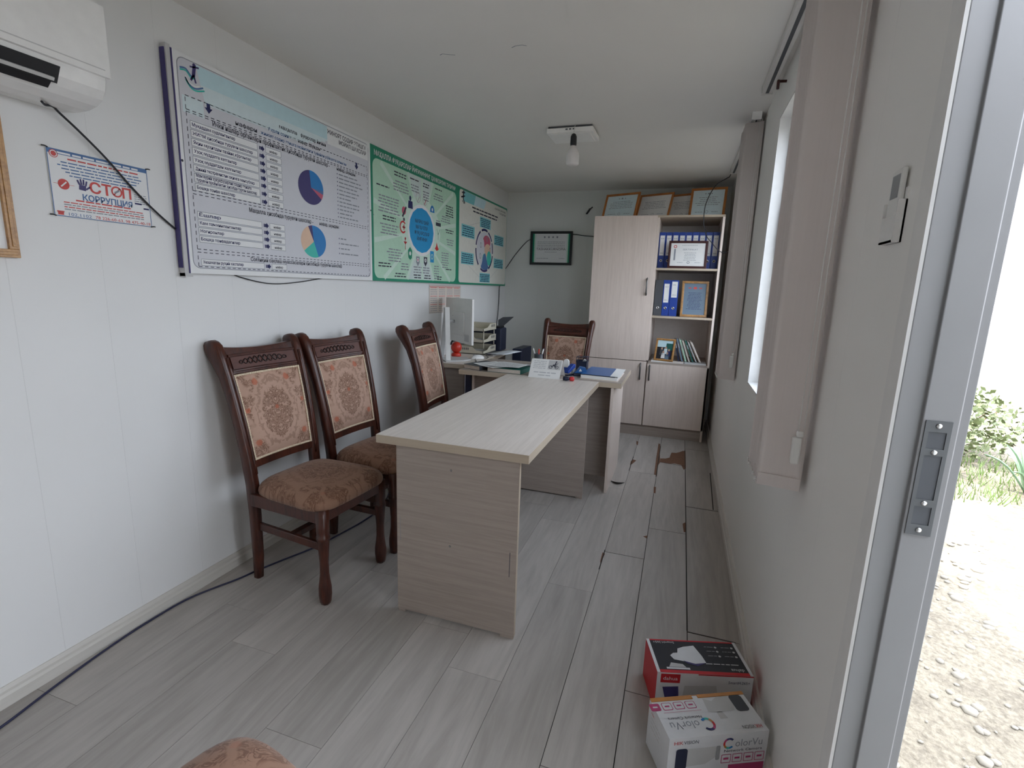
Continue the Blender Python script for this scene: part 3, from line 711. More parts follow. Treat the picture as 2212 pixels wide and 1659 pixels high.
for k, mt in ((8, M_INKG), (9, M_INK)): a, c = ic[k]; p.poly(F, [(a - .026, c + .03), (a + .026, c + .03), (a + .026, c - .012), (a, c - .04), (a - .026, c - .012)], h4, mt); p.disc(F, (a, c + .006), .015, h4 + .0002, M_SHEET, 12); p.disc(F, (a, c + .006), .008, h4 + .0003, M_PINK if k == 8 else M_INKG, 10)
a, c = ic[10]; p.rect(F, a - .030, c - .042, a + .030, c + .042, h4, M_CYAN); p.wedge(F, (a, c), .018, .022, 0, 2 * PI, h4 + .0002, M_MINT, 16, .6)
a, c = ic[11]; p.poly(F, [(a, c + .04), (a + .014, c + .01), (a + .034, c - .012), (a, c - .026), (a - .032, c - .010), (a - .012, c + .008)], h4, M_REDP)
a, c = ic[12]; p.line(F, (a, c - .045), (a, c + .005), .004, h4, M_INK)
for s_ in (-1, 1): p.line(F, (a, c - .01), (a + s_ * .024, c + .035), .004, h4, M_GREEN)
a, c = ic[13]; p.rect(F, a - .04, c - .03, a + .045, c - .004, h4, M_INK); p.rect(F, a - .034, c + .004, a + .03, c + .012, h4, M_INKG)
def block(cx, top, lines, wmax, m=M_INK, ht=.0125, gap=.0185):
    for i in range(lines): p.greek(F, cx, top - i * gap, wmax * rt.uniform(.72, 1), ht, h4, m, rt, 'C')
for cx, top, n_, w_, m in ((.13, .585, 1, .2, M_INK), (.20, .525, 6, .26, M_INKG), (.34, .70, 2, .17, M_INK), (.35, .645, 4, .2, M_INKG), (.53, .70, 1, .13, M_INK), (.54, .66, 3, .13, M_INKG), (.70, .70, 2, .12, M_INK), (.70, .645, 4, .11, M_INKG),
                           (.90, .70, 1, .15, M_INK), (.90, .66, 3, .17, M_INKG), (1.10, .605, 5, .15, M_INK), (1.03, .515, 3, .19, M_INKG), (.20, .405, 2, .16, M_INK), (.20, .355, 4, .22, M_INKG), (1.10, .42, 2, .17, M_INK), (1.11, .345, 3, .14, M_INKG),
                           (.26, .205, 5, .20, M_INKG), (.14, .11, 2, .19, M_INK), (.39, .118, 3, .12, M_INKG), (.33, .05, 2, .16, M_INK), (.57, .105, 3, .13, M_INKG), (.57, .048, 2, .12, M_INK), (.70, .105, 3, .11, M_INKG), (.72, .048, 2, .11, M_INK),
                           (.87, .125, 6, .09, M_INKG), (.92, .045, 2, .1, M_INK), (1.02, .235, 7, .14, M_INKG), (1.09, .11, 1, .11, M_INK)):
    block(cx, top, n_, w_, m)
p.build('printed_sheet', o)
for y in (2.79, 4.01):
    b = MB(); b.disc(FX(.0312, y, BZ + .40), (0, 0), .004, .0004, M_INKG, 10); b.build('screw', o)

# ---- third board
o = thing('information_board', 'cream information board with aqua text boxes around an oval diagram, nearest the back wall', 'notice board', (.0, 4.655, BZ))
b = MB(); b.box(.012, .030, 4.034, 5.277, BZ, BZ + .805, M_GREEN); b.build('panel', o)
brackets(o, 4.20, 5.10, .012)
F = FX(.0302, 2.769, BZ); p = MB()
p.poly(F, rr_pts(1.288, .016, 2.500, .788, .03), h1, M_CREAM)
p.poly(F, [(1.36, .70), (1.84, .70), (1.90, .786), (1.38, .786)], h2, M_LBLUE); p.poly(F, [(1.36, .70), (1.60, .70), (1.64, .786), (1.38, .786)], h2 + .0001, M_AQUA)
for q, r, w_ in (((1.372, .786), (1.36, .72), .02), ((1.335, .765), (1.40, .772), .012), ((1.32, .725), (1.40, .745), .012), ((1.36, .72), (1.40, .685), .014), ((1.345, .70), (1.385, .68), .008)): p.line(F, q, r, w_, h3, M_INK)
p.text(F, 'ҲАМКОРЛИК', 2.458, .745, .33, .018, h4, M_INK, 'R'); p.text(F, 'ТИЗИМИ', 2.458, .715, .2, .018, h4, M_INK, 'R')
for i in range(2): p.greek(F, 1.89, .672 - i * .03, .66 - .05 * i, .02, h4, M_INK, rt, 'C')
for a0, z0, a1, z1 in ((1.336, .407, 1.625, .512), (1.751, .533, 2.028, .627), (2.137, .405, 2.412, .503), (1.333, .176, 1.612, .278), (2.138, .176, 2.416, .272), (1.766, .026, 2.035, .114)):
    p.rect(F, a0, z0, a1, z1, h2, M_AQUA); n_ = 5
    for i in range(n_): p.greek(F, (a0 + a1) / 2, z1 - .020 - i * (z1 - z0 - .012) / n_, (a1 - a0) * rt.uniform(.75, .95), .012, h4, M_INKN, rt, 'C')
cc = (1.879, .326)
for t0, t1, mt in ((.55, 1.15, M_PURP), (1.25, 1.95, M_INKN), (2.1, 2.95, M_PURP), (3.1, 3.95, M_INKN), (4.25, 5.1, M_PURP), (5.25, 6.1, M_INKN), (6.2, 6.75, M_PURP)): p.wedge(F, cc, .228, .202, t0, t1, h3, mt, 14, .90)
p.disc(F, cc, .195, h2, M_SHEETG, 28, .172)
hz_ = 0.0
for q, rx, ry, mt in (((1.93, .41), .10, .062, M_PINK), ((1.96, .335), .085, .06, M_PEACH), ((2.0, .26), .06, .07, M_TEAL), ((1.88, .24), .055, .06, M_TEAL), ((1.80, .36), .07, .09, M_SHEETG)): p.disc(F, q, rx, h3 + hz_, mt, 18, ry); hz_ += .00008
p.poly(F, [(1.79, .165), (1.99, .165), (1.90, .30), (1.86, .29)], h3 + .0006, M_BLUES); p.disc(F, (1.89, .175), .10, h3 + .0007, M_BLUES, 18, .03)
for q in ((1.78, .37), (1.77, .27), (1.94, .44), (2.02, .34)): p.wedge(F, q, .02, .026, 0, 2 * PI, h4 + .0006, M_INKG, 12, .7)
for q, r in (((1.50, .515), (1.75, .57)), ((2.03, .57), (2.27, .503)), ((1.47, .176), (1.766, .07)), ((2.035, .07), (2.28, .176))): p.line(F, q, r, .003, h2, M_LGREY)
p.build('printed_sheet', o)

# ---- air conditioner
o = thing('air_conditioner', 'white wall mounted air conditioner with a dark open vent, high on the left wall', 'air conditioner', (0, .77, 1.81))
P = [(.0, 1.815), (.10, 1.812), (.150, 1.822), (.178, 1.835)]
up = [(.205, 1.872), (.214, 1.905), (.214, 2.065), (.195, 2.100), (.0, 2.105)]
b = MB(); YA, YB = .37, 1.170
def acring(y, k=1.0):
    pts = [(.0, 1.818), (.06, 1.813), (.11, 1.815), (.15, 1.825), (.178, 1.840), (.196, 1.862), (.203, 1.89), (.203, 2.07), (.190, 2.098), (.0, 2.104)]
    cx, cz = .0, 1.96
    return [V3((cx + (x - cx) * k, y, cz + (z - cz) * (1 - (1 - k) * .6))) for x, z in pts]
b.loft([acring(YA, .97), acring(YA + .01), acring(YB - .035), acring(YB - .012, .985), acring(YB, .93)], M_WHITE2, False); b.build('body', o, bev=.004)
b = MB(); b.box(.203, .216, YA + .004, YB - .006, 1.898, 2.088, M_WHITE2); b.box(.2155, .2165, YA + .02, YB - .02, 1.914, 1.917, M_LGREY); b.build('front_panel', o, bev=.004)
b = MB(); FV = Fr((.1985, 0, 1.866), (0, 1, 0), V3((.018, 0, .034)))
b.fbox(FV, YA + .10, 1.035, -.026, .020, .0, .003, M_BLACK); FV2 = Fr((.180, 0, 1.842), (0, 1, 0), V3((.030, 0, .026)))
b.fbox(FV2, YA + .10, 1.022, -.016, .006, .001, .0045, M_BLACK); b.build('vent_opening', o)
b = MB(); b.fbox(FV, YA + .11, 1.022, -.020, -.011, .004, .012, M_LGREY); b.build('louver', o)

def cable(label, pts, r, mat=M_CABLE, name='cable', n=6, sm=8):
    b = MB(); b.tube(pts, r, mat, n, sm); return tag(b.build(name), label, 'cable')
cable('thin black cable drooping from the air conditioner across the anti-corruption poster', [(.09, 1.05, 1.8085), (.07, 1.07, 1.8075), (.05, 1.10, 1.815), (.035, 1.125, 1.806), (.022, 1.183, 1.770), (.016, 1.258, 1.709), (.012, 1.34, 1.628), (.010, 1.416, 1.562), (.006, 1.492, 1.508)], .0035)
cable('thin black wire sagging below the pie chart board', [(.006, 1.74, 1.352), (.006, 1.768, 1.338), (.008, 1.883, 1.316), (.008, 1.997, 1.309), (.008, 2.156, 1.322), (.006, 2.306, 1.342), (.006, 2.35, 1.350)], .0025)
cable('black cord hanging from the cream board down to the desk', [(.012, 5.158, 1.345), (.008, 5.155, 1.30), (.008, 5.153, 1.182), (.012, 5.12, 1.03), (.012, 5.09, .93), (.012, 5.08, .80)], .004)
cable('black wire running along the back wall behind the framed diploma to the tall cabinet', [(.010, 5.29, 1.49), (.008, 5.33, 1.525), (.02, 5.368, 1.56), (.115, 5.369, 1.693), (.217, 5.369, 1.806), (.29, 5.370, 1.848), (.50, 5.372, 1.885), (.731, 5.369, 1.897), (.845, 5.368, 1.883), (.966, 5.368, 1.874), (1.06, 5.368, 1.872)], .004)
cable('blue-black cable lying on the floor along the left wall under the chairs', [(.098, .40, .004), (.093, .60, .004), (.089, .728, .004), (.062, .868, .004), (.036, 1.032, .004), (.024, 1.20, .004), (.035, 1.384, .004), (.105, 1.56, .004), (.128, 1.64, .004), (.172, 1.76, .004), (.228, 1.90, .004), (.242, 1.96, .004), (.262, 2.08, .004), (.285, 2.25, .004), (.280, 2.42, .004), (.20, 2.65, .004), (.06, 2.85, .004), (.04, 3.3, .004)], .0038, M_CABLEB)
cable('black wire looping from the blind rail down over the certificates on the cabinet', [(2.17, 4.662, 2.31), (2.155, 4.65, 2.268), (2.134, 4.605, 2.249), (2.053, 4.60, 2.191), (1.995, 4.60, 2.056), (1.991, 4.60, 1.917), (2.005, 4.62, 1.86), (2.03, 4.655, 1.80), (2.066, 4.68, 1.762), (2.133, 4.68, 1.692), (2.18, 4.70, 1.675), (2.222, 4.73, 1.69)], .0035)
b = MB(); b.tube([(.862, 5.37, 2.098), (.885, 5.366, 2.125), (.90, 5.366, 2.145), (.925, 5.371, 2.166)], .006, M_BLACK, 6, 4); b.tube([(.868, 5.370, 2.100), (.90, 5.371, 2.150)], .010, M_BLACK, 6, 1)
tag(b.build('tape_scrap'), 'short black scrap of tape sticking to the back wall left of the cabinet top', 'tape')

# ---- anti corruption sign
o = thing('poster', 'small white anti-corruption poster tied by its corners, below the air conditioner', 'poster', (0, 1.247, 1.604))
b = MB(); b.box(.002, .0045, 1.094, 1.401, 1.504, 1.704, M_SHEET); b.build('sheet', o)
F = FX(.0046, 1.094, 1.504); p = MB(); SW, SH = .307, .200
p.rect(F, .002, .186, SW - .002, .198, h1, M_BLUES); p.greek(F, .15, .188, .25, .009, h2, M_SHEET, rt, 'C')
p.disc(F, (.018, .185), .012, h2, M_REDS, 16); p.wedge(F, (.018, .185), .010, .010, 0, 2 * PI, h3, M_SHEET, 16, .75)
p.outline(F, [(.001, .001), (SW - .001, .001), (SW - .001, SH - .001), (.001, SH - .001)], .0022, h2, M_BLUES)
p.greek(F, .165, .174, .22, .007, h2, M_REDS, rt, 'C')
for i in range(5): p.greek(F, .155, .163 - i * .0095, .26 - .02 * abs(i - 1), .0055, h2, M_BLUES, rt, 'C')
p.text(F, 'СТ', .110, .086, .068, .034, h3, M_REDS, bold=.022); p.text(F, 'П', .213, .086, .030, .034, h3, M_REDS, bold=.022)
p.wedge(F, (.195, .103), .018, .018, 0, 2 * PI, h3, M_REDS, 24, .72); p.line(F, (.184, .091), (.206, .115), .004, h3, M_REDS); p.poly(F, [(.186, .101), (.203, .111), (.205, .106), (.189, .096)], h3 + .0001, M_INKG)
p.text(F, 'КОРРУПЦИЯ', .086, .058, .158, .019, h3, M_BLUES, bold=.022)
p.disc(F, (.036, .098), .016, h2, M_REDS, 20); p.line(F, (.008, .098), (.066, .098), .001, h2, M_REDS); p.line(F, (.028, .09), (.044, .106), .004, h3, M_SHEET)
p.poly(F, [(.078, .090), (.098, .088), (.100, .104), (.080, .106)], h3, M_PURP)
for q, r in (((.081, .105), (.076, .119)), ((.087, .106), (.085, .123)), ((.093, .106), (.094, .123)), ((.099, .104), (.103, .119)), ((.099, .093), (.112, .103))): p.line(F, q, r, .005, h3, M_PURP)
for i in range(5): p.greek(F, .253, .103 - i * .007, .045, .004, h2, M_INKG, rt)
p.rect(F, .253, .072, .277, .077, h3, M_INKN); p.rect(F, .283, .058, .302, .063, h3, M_INKN)
p.greek(F, .155, .052, .18, .007, h2, M_REDS, rt, 'C')
for i in range(4): p.greek(F, .155, .043 - i * .0072, .25, .0048, h2, M_INKG if i % 2 else M_REDS, rt, 'C')
p.rect(F, .010, .004, .026, .013, h3, M_REDS); p.rect(F, .008, .012, .028, .016, h3, M_REDS)
p.text(F, '102,1102', .040, .004, .066, .010, h3, M_BLUES); p.text(F, '78 226-60-63, 98 475-40-18', .118, .004, .184, .010, h3, M_REDS)
p.build('print', o)
for y, z, s_ in ((1.094, 1.704, -1), (1.401, 1.704, 1), (1.094, 1.504, -1), (1.401, 1.504, 1)):
    b = MB(); b.tube([(.0055, y - s_ * .004, z), (.008, y + s_ * .004, z + .002), (.0055, y + s_ * .012, z + .002)], .0022, M_BLACK, 5, 3); b.build('corner_tie', o)

# ---- gold frame at the left edge
def frame(name, label, cat, F, w, h, border, mat_b, thick, sheet_mat, group=None, art=None, depth=.006, stand=False):
    """F: origin lower-left, normal towards the viewer"""
    o = thing(name, label, cat, F(w / 2, 0, 0), group)
    b = MB(); hb = thick
    for a0, a1, c0, c1 in ((0, w, 0, border), (0, w, h - border, h), (0, border, border, h - border), (w - border, w, border, h - border)):
        b.fbox(F, a0, a1, c0, c1, 0, hb, mat_b)
        b.fbox(F, a0 + border * .3, a1 - border * .3, c0 + border * .3, c1 - border * .3, hb, hb + .003, mat_b)
    b.build('moulding', o, bev=.0012)
    b = MB(); b.fbox(F, border * .8, w - border * .8, border * .8, h - border * .8, .001, depth, sheet_mat)
    if art: art(b, F, border, w, h, depth + .0004)
    b.build('sheet', o)
    if stand:
        b = MB(); b.fbox(F, w * .35, w * .65, .02, h * .8, -.003, 0, M_DGREY); b.build('back_board', o)
    return o
def art_cert(ink, accents, seed, title=None, tcol=None):
    rn = random.Random(seed)
    def f(b, F, bd, w, h, z):
        cx = w / 2; iw = w - 2 * bd; ih = h - 2 * bd
        for m_, a, c, r in accents: b.disc(F, (bd + a * iw, bd + c * ih), r, z, m_, 14)
        y = h - bd - ih * .28
        if title: b.text(F, title, cx, y - ih * .12, iw * .55, ih * .085, z, tcol or ink, 'C'); 
        for i in range(5): b.greek(F, cx, y - ih * (.02 + .075 * i) - (ih * .14 if title else 0), iw * rn.uniform(.5, .8), ih * .035, z, ink, rn, 'C')
        b.greek(F, bd + iw * .12, bd + ih * .12, iw * .25, ih * .03, z, ink, rn); b.greek(F, bd + iw * .65, bd + ih * .12, iw * .2, ih * .03, z, ink, rn)
        b.wedge(F, (cx, bd + ih * .13), ih * .06, ih * .06, 0, 2 * PI, z, ink, 14, .8)
    return f
frame('picture_frame', 'gilt framed picture cut off by the left edge of the photo, below the air conditioner', 'picture frame', FX(.002, .70, 1.367), .286, .40, .024, M_GOLD, .016, M_SHEET, art=art_cert(M_INKG, (), 2))

# ---- paper calendar taped on the wall behind the monitor
o = thing('wall_calendar', 'pinkish printed paper calendar taped to the wall behind the white monitor', 'calendar', (0, 3.87, 1.10))
b = MB(); b.box(.0015, .003, 3.572, 4.162, 1.105, 1.332, M_PAPERP); b.build('sheet', o)
p = MB(); F = FX(.003, 3.572, 1.105)
p.outline(F, [(.006, .006), (.584, .006), (.584, .221), (.006, .221)], .003, .0004, M_INKG); p.rect(F, .006, .209, .584, .213, .0005, M_REDS)
for c_ in range(4):
    for r_ in range(12):
        p.greek(F, .02 + c_ * .145, .20 - r_ * .0165, .115, .0075, .0004, M_INKG if r_ % 4 else M_REDS, rt)
p.build('print', o)

# ================================================================== CHAIRS
def back_y(z):
    S = [(0, -.222), (.25, -.208), (.45, -.205), (.56, -.216), (.70, -.240), (.82, -.266), (.92, -.292), (1.0, -.318), (1.07, -.346)]
    for (z0, y0), (z1, y1) in zip(S, S[1:]):
        if z <= z1: return y0 + (y1 - y0) * (z - z0) / (z1 - z0)
    return S[-1][1]
def back_x(z): return .165 + (.203 - .165) * max(0, min(1, (z - .1) / .95))
def rect_ring(cx, cy, z, wx, wy, ch=.25, tilt=0.0):
    q = min(wx, wy) * ch / 2; a, c = wx / 2, wy / 2
    pts = [(-a + q, -c), (a - q, -c), (a, -c + q), (a, c - q), (a - q, c), (-a + q, c), (-a, c - q), (-a, -c + q)]
    return [V3((cx + x, cy + y, z + y * tilt)) for x, y in pts]
def make_chair():
    t = thing('dining_chair', '', 'chair')
    for s in (-1, 1):
        b = MB(); rings = []
        for z, wx, wy, dy in ((0, .034, .036, 0), (.10, .038, .042, 0), (.30, .040, .046, 0), (.45, .042, .052, 0), (.56, .042, .050, 0), (.70, .042, .046, 0), (.82, .042, .046, 0), (.92, .043, .050, -.003), (.98, .045, .066, -.011), (1.015, .047, .076, -.017), (1.04, .047, .074, -.020), (1.056, .043, .060, -.022), (1.066, .032, .036, -.024)):
            rings.append(rect_ring(s * back_x(z), back_y(z) + dy, z, wx, wy, .45, .35 if z > .9 else 0))
        b.loft(rings, M_MAH)
        zs = [.50 + .05 * i for i in range(11)]
        b.tube([(s * (back_x(z) - .010), back_y(z) + .0235 + (.002 if z > .9 else 0), z) for z in zs], .0065, M_MAH, 6, 1)
        b.build('back_post', t, local=True)
    def slab(z0, z1, y_off, th, inset, mat, name, par, dip=0.0, bev=.003):
        b = MB(); rows = []
        for k in range(13):
            u = -1 + 2 * k / 12; x0 = u * (back_x(z0) - inset); x1 = u * (back_x(z1) - inset); dz = -dip * (1 - u * u)
            yb = -.012 * (1 - u * u)
            rows.append([V3((x0, back_y(z0) + y_off + yb, z0)), V3((x0, back_y(z0) + y_off + th + yb, z0)), V3((x1, back_y(z1) + y_off + th + yb, z1 + dz)), V3((x1, back_y(z1) + y_off + yb, z1 + dz))])
        b.loft(rows, mat, False); return b.build(name, par, bev=bev, local=True)
    cr_ = slab(.925, 1.042, -.012, .022, .018, M_MAH, 'crest_rail', t, dip=.014, bev=.004)
    slab(1.000, 1.010, .009, .0085, .026, M_MAH, 'moulding', cr_, bev=.002); slab(.938, .946, .009, .0085, .026, M_MAH, 'moulding', cr_, bev=.002)
    slab(.948, .998, .0098, .0016, .035, M_MAHR, 'recess', cr_, bev=0)
    b = MB()
    for ph in (0, PI):
        pts = []
        for k in range(57):
            u = -1 + 2 * k / 56; amp = .0125 * (1 - u * u) ** .5 + .002
            z = .973 + amp * math.sin(u * 15 + ph) + .004 * (1 - u * u); x = u * .125
            pts.append((x, back_y(z) + .014 - .012 * (1 - (x / .18) ** 2), z))
        b.tube(pts, .0026, M_MAHD, 5, 1)
    b.build('carving', cr_, local=True)
    slab(.520, .558, -.010, .020, .016, M_MAH, 'lower_rail', t)
    # upholstered panel
    z0, z1 = .560, .922; nu, nv = 16, 18; b = MB(); vs = []; fs = []
    def pt(u, v, bulge):
        z = z0 + (z1 - z0) * v; x = u * (back_x(z) - .026)
        return V3((x, back_y(z) + .010 + bulge - .010 * (1 - u * u), z))
    for j in range(nv + 1):
        for i in range(nu + 1):
            u = -1 + 2 * i / nu; v = j / nv; e = (1 - u ** 6) * (1 - (2 * v - 1) ** 8)
            vs.append(pt(u, v, .016 * e))
    for j in range(nv):
        for i in range(nu): k = j * (nu + 1) + i; fs.append((k + 1, k, k + nu + 1, k + nu + 2))
    b.add(vs, fs, M_FABB, True)
    vs2 = [pt(-1 + 2 * i / nu, j / nv, -.022) for j in range(nv + 1) for i in range(nu + 1)]
    b.add(vs2, [f[::-1] for f in fs], M_FABB, True)
    bd = [i for i in range(nu + 1)] + [j * (nu + 1) + nu for j in range(1, nv + 1)] + [nv * (nu + 1) + i for i in range(nu - 1, -1, -1)] + [j * (nu + 1) for j in range(nv - 1, 0, -1)]
    b.add([vs[i] for i in bd] + [vs2[i] for i in bd], [(i, (i + 1) % len(bd), len(bd) + (i + 1) % len(bd), len(bd) + i) for i in range(len(bd))], M_FABB)
    bc = b.build('back_cushion', t, local=True)
    b = MB(); path = [(-1 + 2 * i / 38, 0) for i in range(38)] + [(1, i / 46) for i in range(46)] + [(1 - 2 * i / 38, 1) for i in range(38)] + [(-1, 1 - i / 46) for i in range(46)]
    for u, v in path: b.ball(pt(u, v, .004), .0054, M_BEAD, 6, 4)
    b.build('beaded_trim', bc, local=True)
    # seat
    def outl(k, z, n=40):
        out = []
        for i in range(n):
            a = 2 * PI * i / n; ca, sa = math.cos(a), math.sin(a); e = .40
            x = math.copysign(abs(ca) ** e, ca); y = math.copysign(abs(sa) ** e, sa)
            hw = .212 + .012 * y
            out.append(V3((x * hw * k, (.012 + y * .212) * (1 if k > .99 else k) if k <= 1 else .012 * k + y * .212 * k, z)))
        return out
    b = MB(); b.loft([outl(.96, .414), outl(1.0, .418), outl(1.012, .432), outl(1.0, .446), outl(.96, .460), outl(.88, .474), outl(.72, .487), outl(.48, .496), outl(.22, .500), outl(.04, .501)], M_FABS); b.build('seat', t, local=True)
    b = MB()
    for y0, y1, x in ((-.195, .195, None),):
        for s in (-1, 1): b.box(s * .195 - .011, s * .195 + .011, -.19, .195, .365, .420, M_MAH)
        b.box(-.2, .2, .178, .202, .365, .420, M_MAH); b.box(-.17, .17, -.205, -.183, .365, .420, M_MAH)
    b.build('seat_frame', t, bev=.003, local=True)
    for s in (-1, 1):
        b = MB(); rings = []
        for z, w in ((0, .034), (.012, .042), (.045, .050), (.075, .049), (.105, .041), (.14, .034), (.19, .033), (.25, .040), (.288, .046), (.292, .052), (.304, .052), (.309, .046), (.33, .049), (.42, .050)):
            rings.append(rect_ring(s * .182, .188, z, w, w, .5))
        b.loft(rings, M_MAH); b.build('leg', t, local=True)
    for s in (-1, 1):
        b = MB(); b.loft([rect_ring(0, 0, 0, .018, .034, .3) for _ in range(2)], M_MAH)
        b.v = []; b.f = []; b.m = []; b.sm = []
        r0 = [V3((s * .166 + p.x, -.19, .255 + p.y)) for p in rect_ring(0, 0, 0, .018, .034, .3)]; r1 = [V3((s * .182 + p.x, .17, .255 + p.y)) for p in rect_ring(0, 0, 0, .018, .034, .3)]
        b.loft([r0, r1], M_MAH, False); b.build('stretcher', t, local=True)
    b = MB(); b.box(-.174, .174, -.016, .016, .242, .268, M_MAH); b.build('stretcher', t, bev=.003, local=True)
    return t
chair0 = make_chair()
spots = [((.405, 1.762), -5.0, 'dark wooden chair with floral upholstery against the left wall, its front legs fully in view'),
         ((.452, 2.226), -5.0, 'floral upholstered wooden chair behind the first wall chair, its seat tip hidden by the table'),
         ((.540, 3.050), 4.0, 'floral upholstered wooden chair beside the monitor desk, lower half hidden by the long table'),
         ((.940, 4.030), -93.0, 'floral upholstered wooden chair behind the desk facing the camera, in front of the back wall'),
         ((1.278, .388), 75.0, 'floral upholstered chair showing only its front seat edge at the bottom of the photo')]
for i, (c, a, lb) in enumerate(spots):
    o = chair0 if i == 0 else copy_tree(chair0)
    o.location = (c[0], c[1], 0); o.rotation_euler = (0, 0, math.radians(a - 90)); o['label'] = lb; o['group'] = 'dining chairs with floral upholstery'

# ================================================================== TABLE + DESKS
TH = .75; tt = .034
o = thing('conference_table', 'long pale ash laminate table running from the desk towards the camera', 'table', (1.11, 2.41, 0))
b = MB(); b.box(.798, 1.422, 1.622, 3.194, TH - tt + .001, TH - .001, M_EDGE); b.box(.799, 1.421, 1.623, 3.193, TH - .001, TH, M_LAM); b.build('tabletop', o, bev=.0015)
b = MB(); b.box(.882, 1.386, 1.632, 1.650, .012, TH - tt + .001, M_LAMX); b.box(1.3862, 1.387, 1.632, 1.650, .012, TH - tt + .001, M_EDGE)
F = FY(1.632)
for x, z in ((1.117, .645), (1.115, .335)): b.disc(F, (x, z), .0042, .0004, M_DGREY, 10); b.disc(F, (x, z), .0022, .0007, M_STEEL, 8)
b.line(F, (.898, .32), (.897, .42), .0016, .0005, M_INKG); b.line(F, (1.360, .26), (1.361, .36), .0025, .0005, M_INK)
b.box(.884, .914, 1.634, 1.648, 0, .012, M_LAMX); b.box(1.33, 1.384, 1.634, 1.648, 0, .012, M_LAMX)
b.build('end_panel', o, bev=.001)
b = MB(); b.box(.882, 1.384, 3.040, 3.058, .010, TH - tt + .001, M_LAMX); b.box(.884, .914, 3.042, 3.056, 0, .010, M_LAMX); b.box(1.34, 1.382, 3.042, 3.056, 0, .010, M_LAMX); b.build('end_panel', o, bev=.001)
b = MB(); b.box(1.125, 1.143, 1.650, 3.040, .50, TH - tt + .001, M_LAM); b.build('stretcher_board', o, bev=.001)

o = thing('office_desk', 'pale ash laminate desk standing across the far end of the long table', 'desk', (1.0, 3.51, 0))
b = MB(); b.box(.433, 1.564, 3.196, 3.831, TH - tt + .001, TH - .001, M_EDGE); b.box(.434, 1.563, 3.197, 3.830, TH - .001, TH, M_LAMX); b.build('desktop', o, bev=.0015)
b = MB(); b.box(1.500, 1.518, 3.165 + .035, 3.80, 0, TH - tt + .001, M_LAMZ); b.build('end_panel', o, bev=.001)
b = MB(); b.box(.491, .509, 3.30, 3.80, 0, TH - tt + .001, M_LAMZ); b.build('end_panel', o, bev=.001)
b = MB(); b.box(.443, .487, 3.290, 3.335, 0, TH - tt + .001, M_NAVY); b.build('leg', o, bev=.002)  # dark navy upright filling the dark gap between the two desks
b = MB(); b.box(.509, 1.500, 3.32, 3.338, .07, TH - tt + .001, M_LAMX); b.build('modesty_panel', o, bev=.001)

o = thing('side_desk', 'pale laminate side desk along the left wall holding the white monitor', 'desk', (.21, 4.0, 0))
b = MB(); b.prism(FZ(0), [(.0165, 3.415), (.425, 3.415), (.425, 3.84), (.375, 4.47), (.0165, 4.47)], TH - .034, TH - .001, M_EDGE); b.prism(FZ(0), [(.018, 3.417), (.423, 3.417), (.423, 3.84), (.373, 4.468), (.018, 4.468)], TH - .001, TH + .0005, M_LAM); b.build('desktop', o, bev=.0012)
b = MB(); b.box(.03, .365, 3.445, 3.463, 0, TH - .033, M_LAMX); b.build('front_panel', o, bev=.001)
b = MB(); b.box(.03, .35, 4.42, 4.438, 0, TH - .033, M_LAMX); b.build('front_panel', o, bev=.001)

# ------------------------------------------------------------------ monitor
o = thing('computer_monitor', 'white desktop monitor seen from behind on the side desk', 'monitor', (.22, 3.62, TH + .0005))
pn, pf = V3((.425, 3.45, 0)), V3((.045, 3.795, 0)); ud = (pf - pn).normalized(); FM = Fr(V3((pn.x, pn.y, .892)), -ud, (0, 0, 1)); wl = (pf - pn).length
FM = Fr(V3((pf.x, pf.y, .892)), -ud, (0, 0, 1))     # normal towards the camera side
b = MB(); b.fbox(FM, 0, wl, 0, .342, -.012, .006, M_WHITE); b.fbox(FM, wl * .25, wl * .75, .06, .24, .006, .016, M_WHITE); b.build('housing', o, bev=.003)
b = MB(); b.fbox(FM, .008, wl - .008, .012, .334, -.0135, -.012, M_BLACK); b.build('screen', o)
b = MB(); b.fbox(FM, wl - .13, wl - .05, .02, .072, .006, .0066, M_LGREY); b.build('sticker', o)
b = MB()
for z in (.17, .205): b.disc(FM, (wl * .34, z), .004, .0066 + .0102, M_DGREY, 10)
b.build('screw_hole', o)
def bar(b, p, q, w, th, mat):
    p, q = V3(p), V3(q); d = (q - p).normalized(); s_ = V3((.85, .52, 0)).normalized(); n_ = d.cross(s_).normalized()
    vs = [e + s_ * a * w / 2 + n_ * c * th / 2 for e in (p, q) for c in (-1, 1) for a in (-1, 1)]
    b.add(vs, [(0, 1, 3, 2), (4, 6, 7, 5), (0, 4, 5, 1), (2, 3, 7, 6), (0, 2, 6, 4), (1, 5, 7, 3)], mat)
z_ = TH + .0005
b = MB(); bar(b, (.216, 3.478, z_ + .010), (.188, 3.512, 1.165), .036, .012, M_WHITE2); b.build('stand_leg', o, bev=.002)
b = MB(); bar(b, (.100, 3.600, z_ + .010), (.176, 3.520, 1.165), .036, .008, M_ALU); b.build('stand_leg', o, bev=.002)
b = MB(); b.tube([(.19, 3.525, 1.06), (.20, 3.60, 1.055)], .014, M_LGREY, 10, 1); b.build('hinge', o)
b = MB(); b.prism(FZ(z_), [(.208, 3.455), (.315, 3.560), (.335, 3.64), (.25, 3.74), (.12, 3.70), (.09, 3.585)], 0, .010, M_LGREY); b.build('base_plate', o, bev=.002)

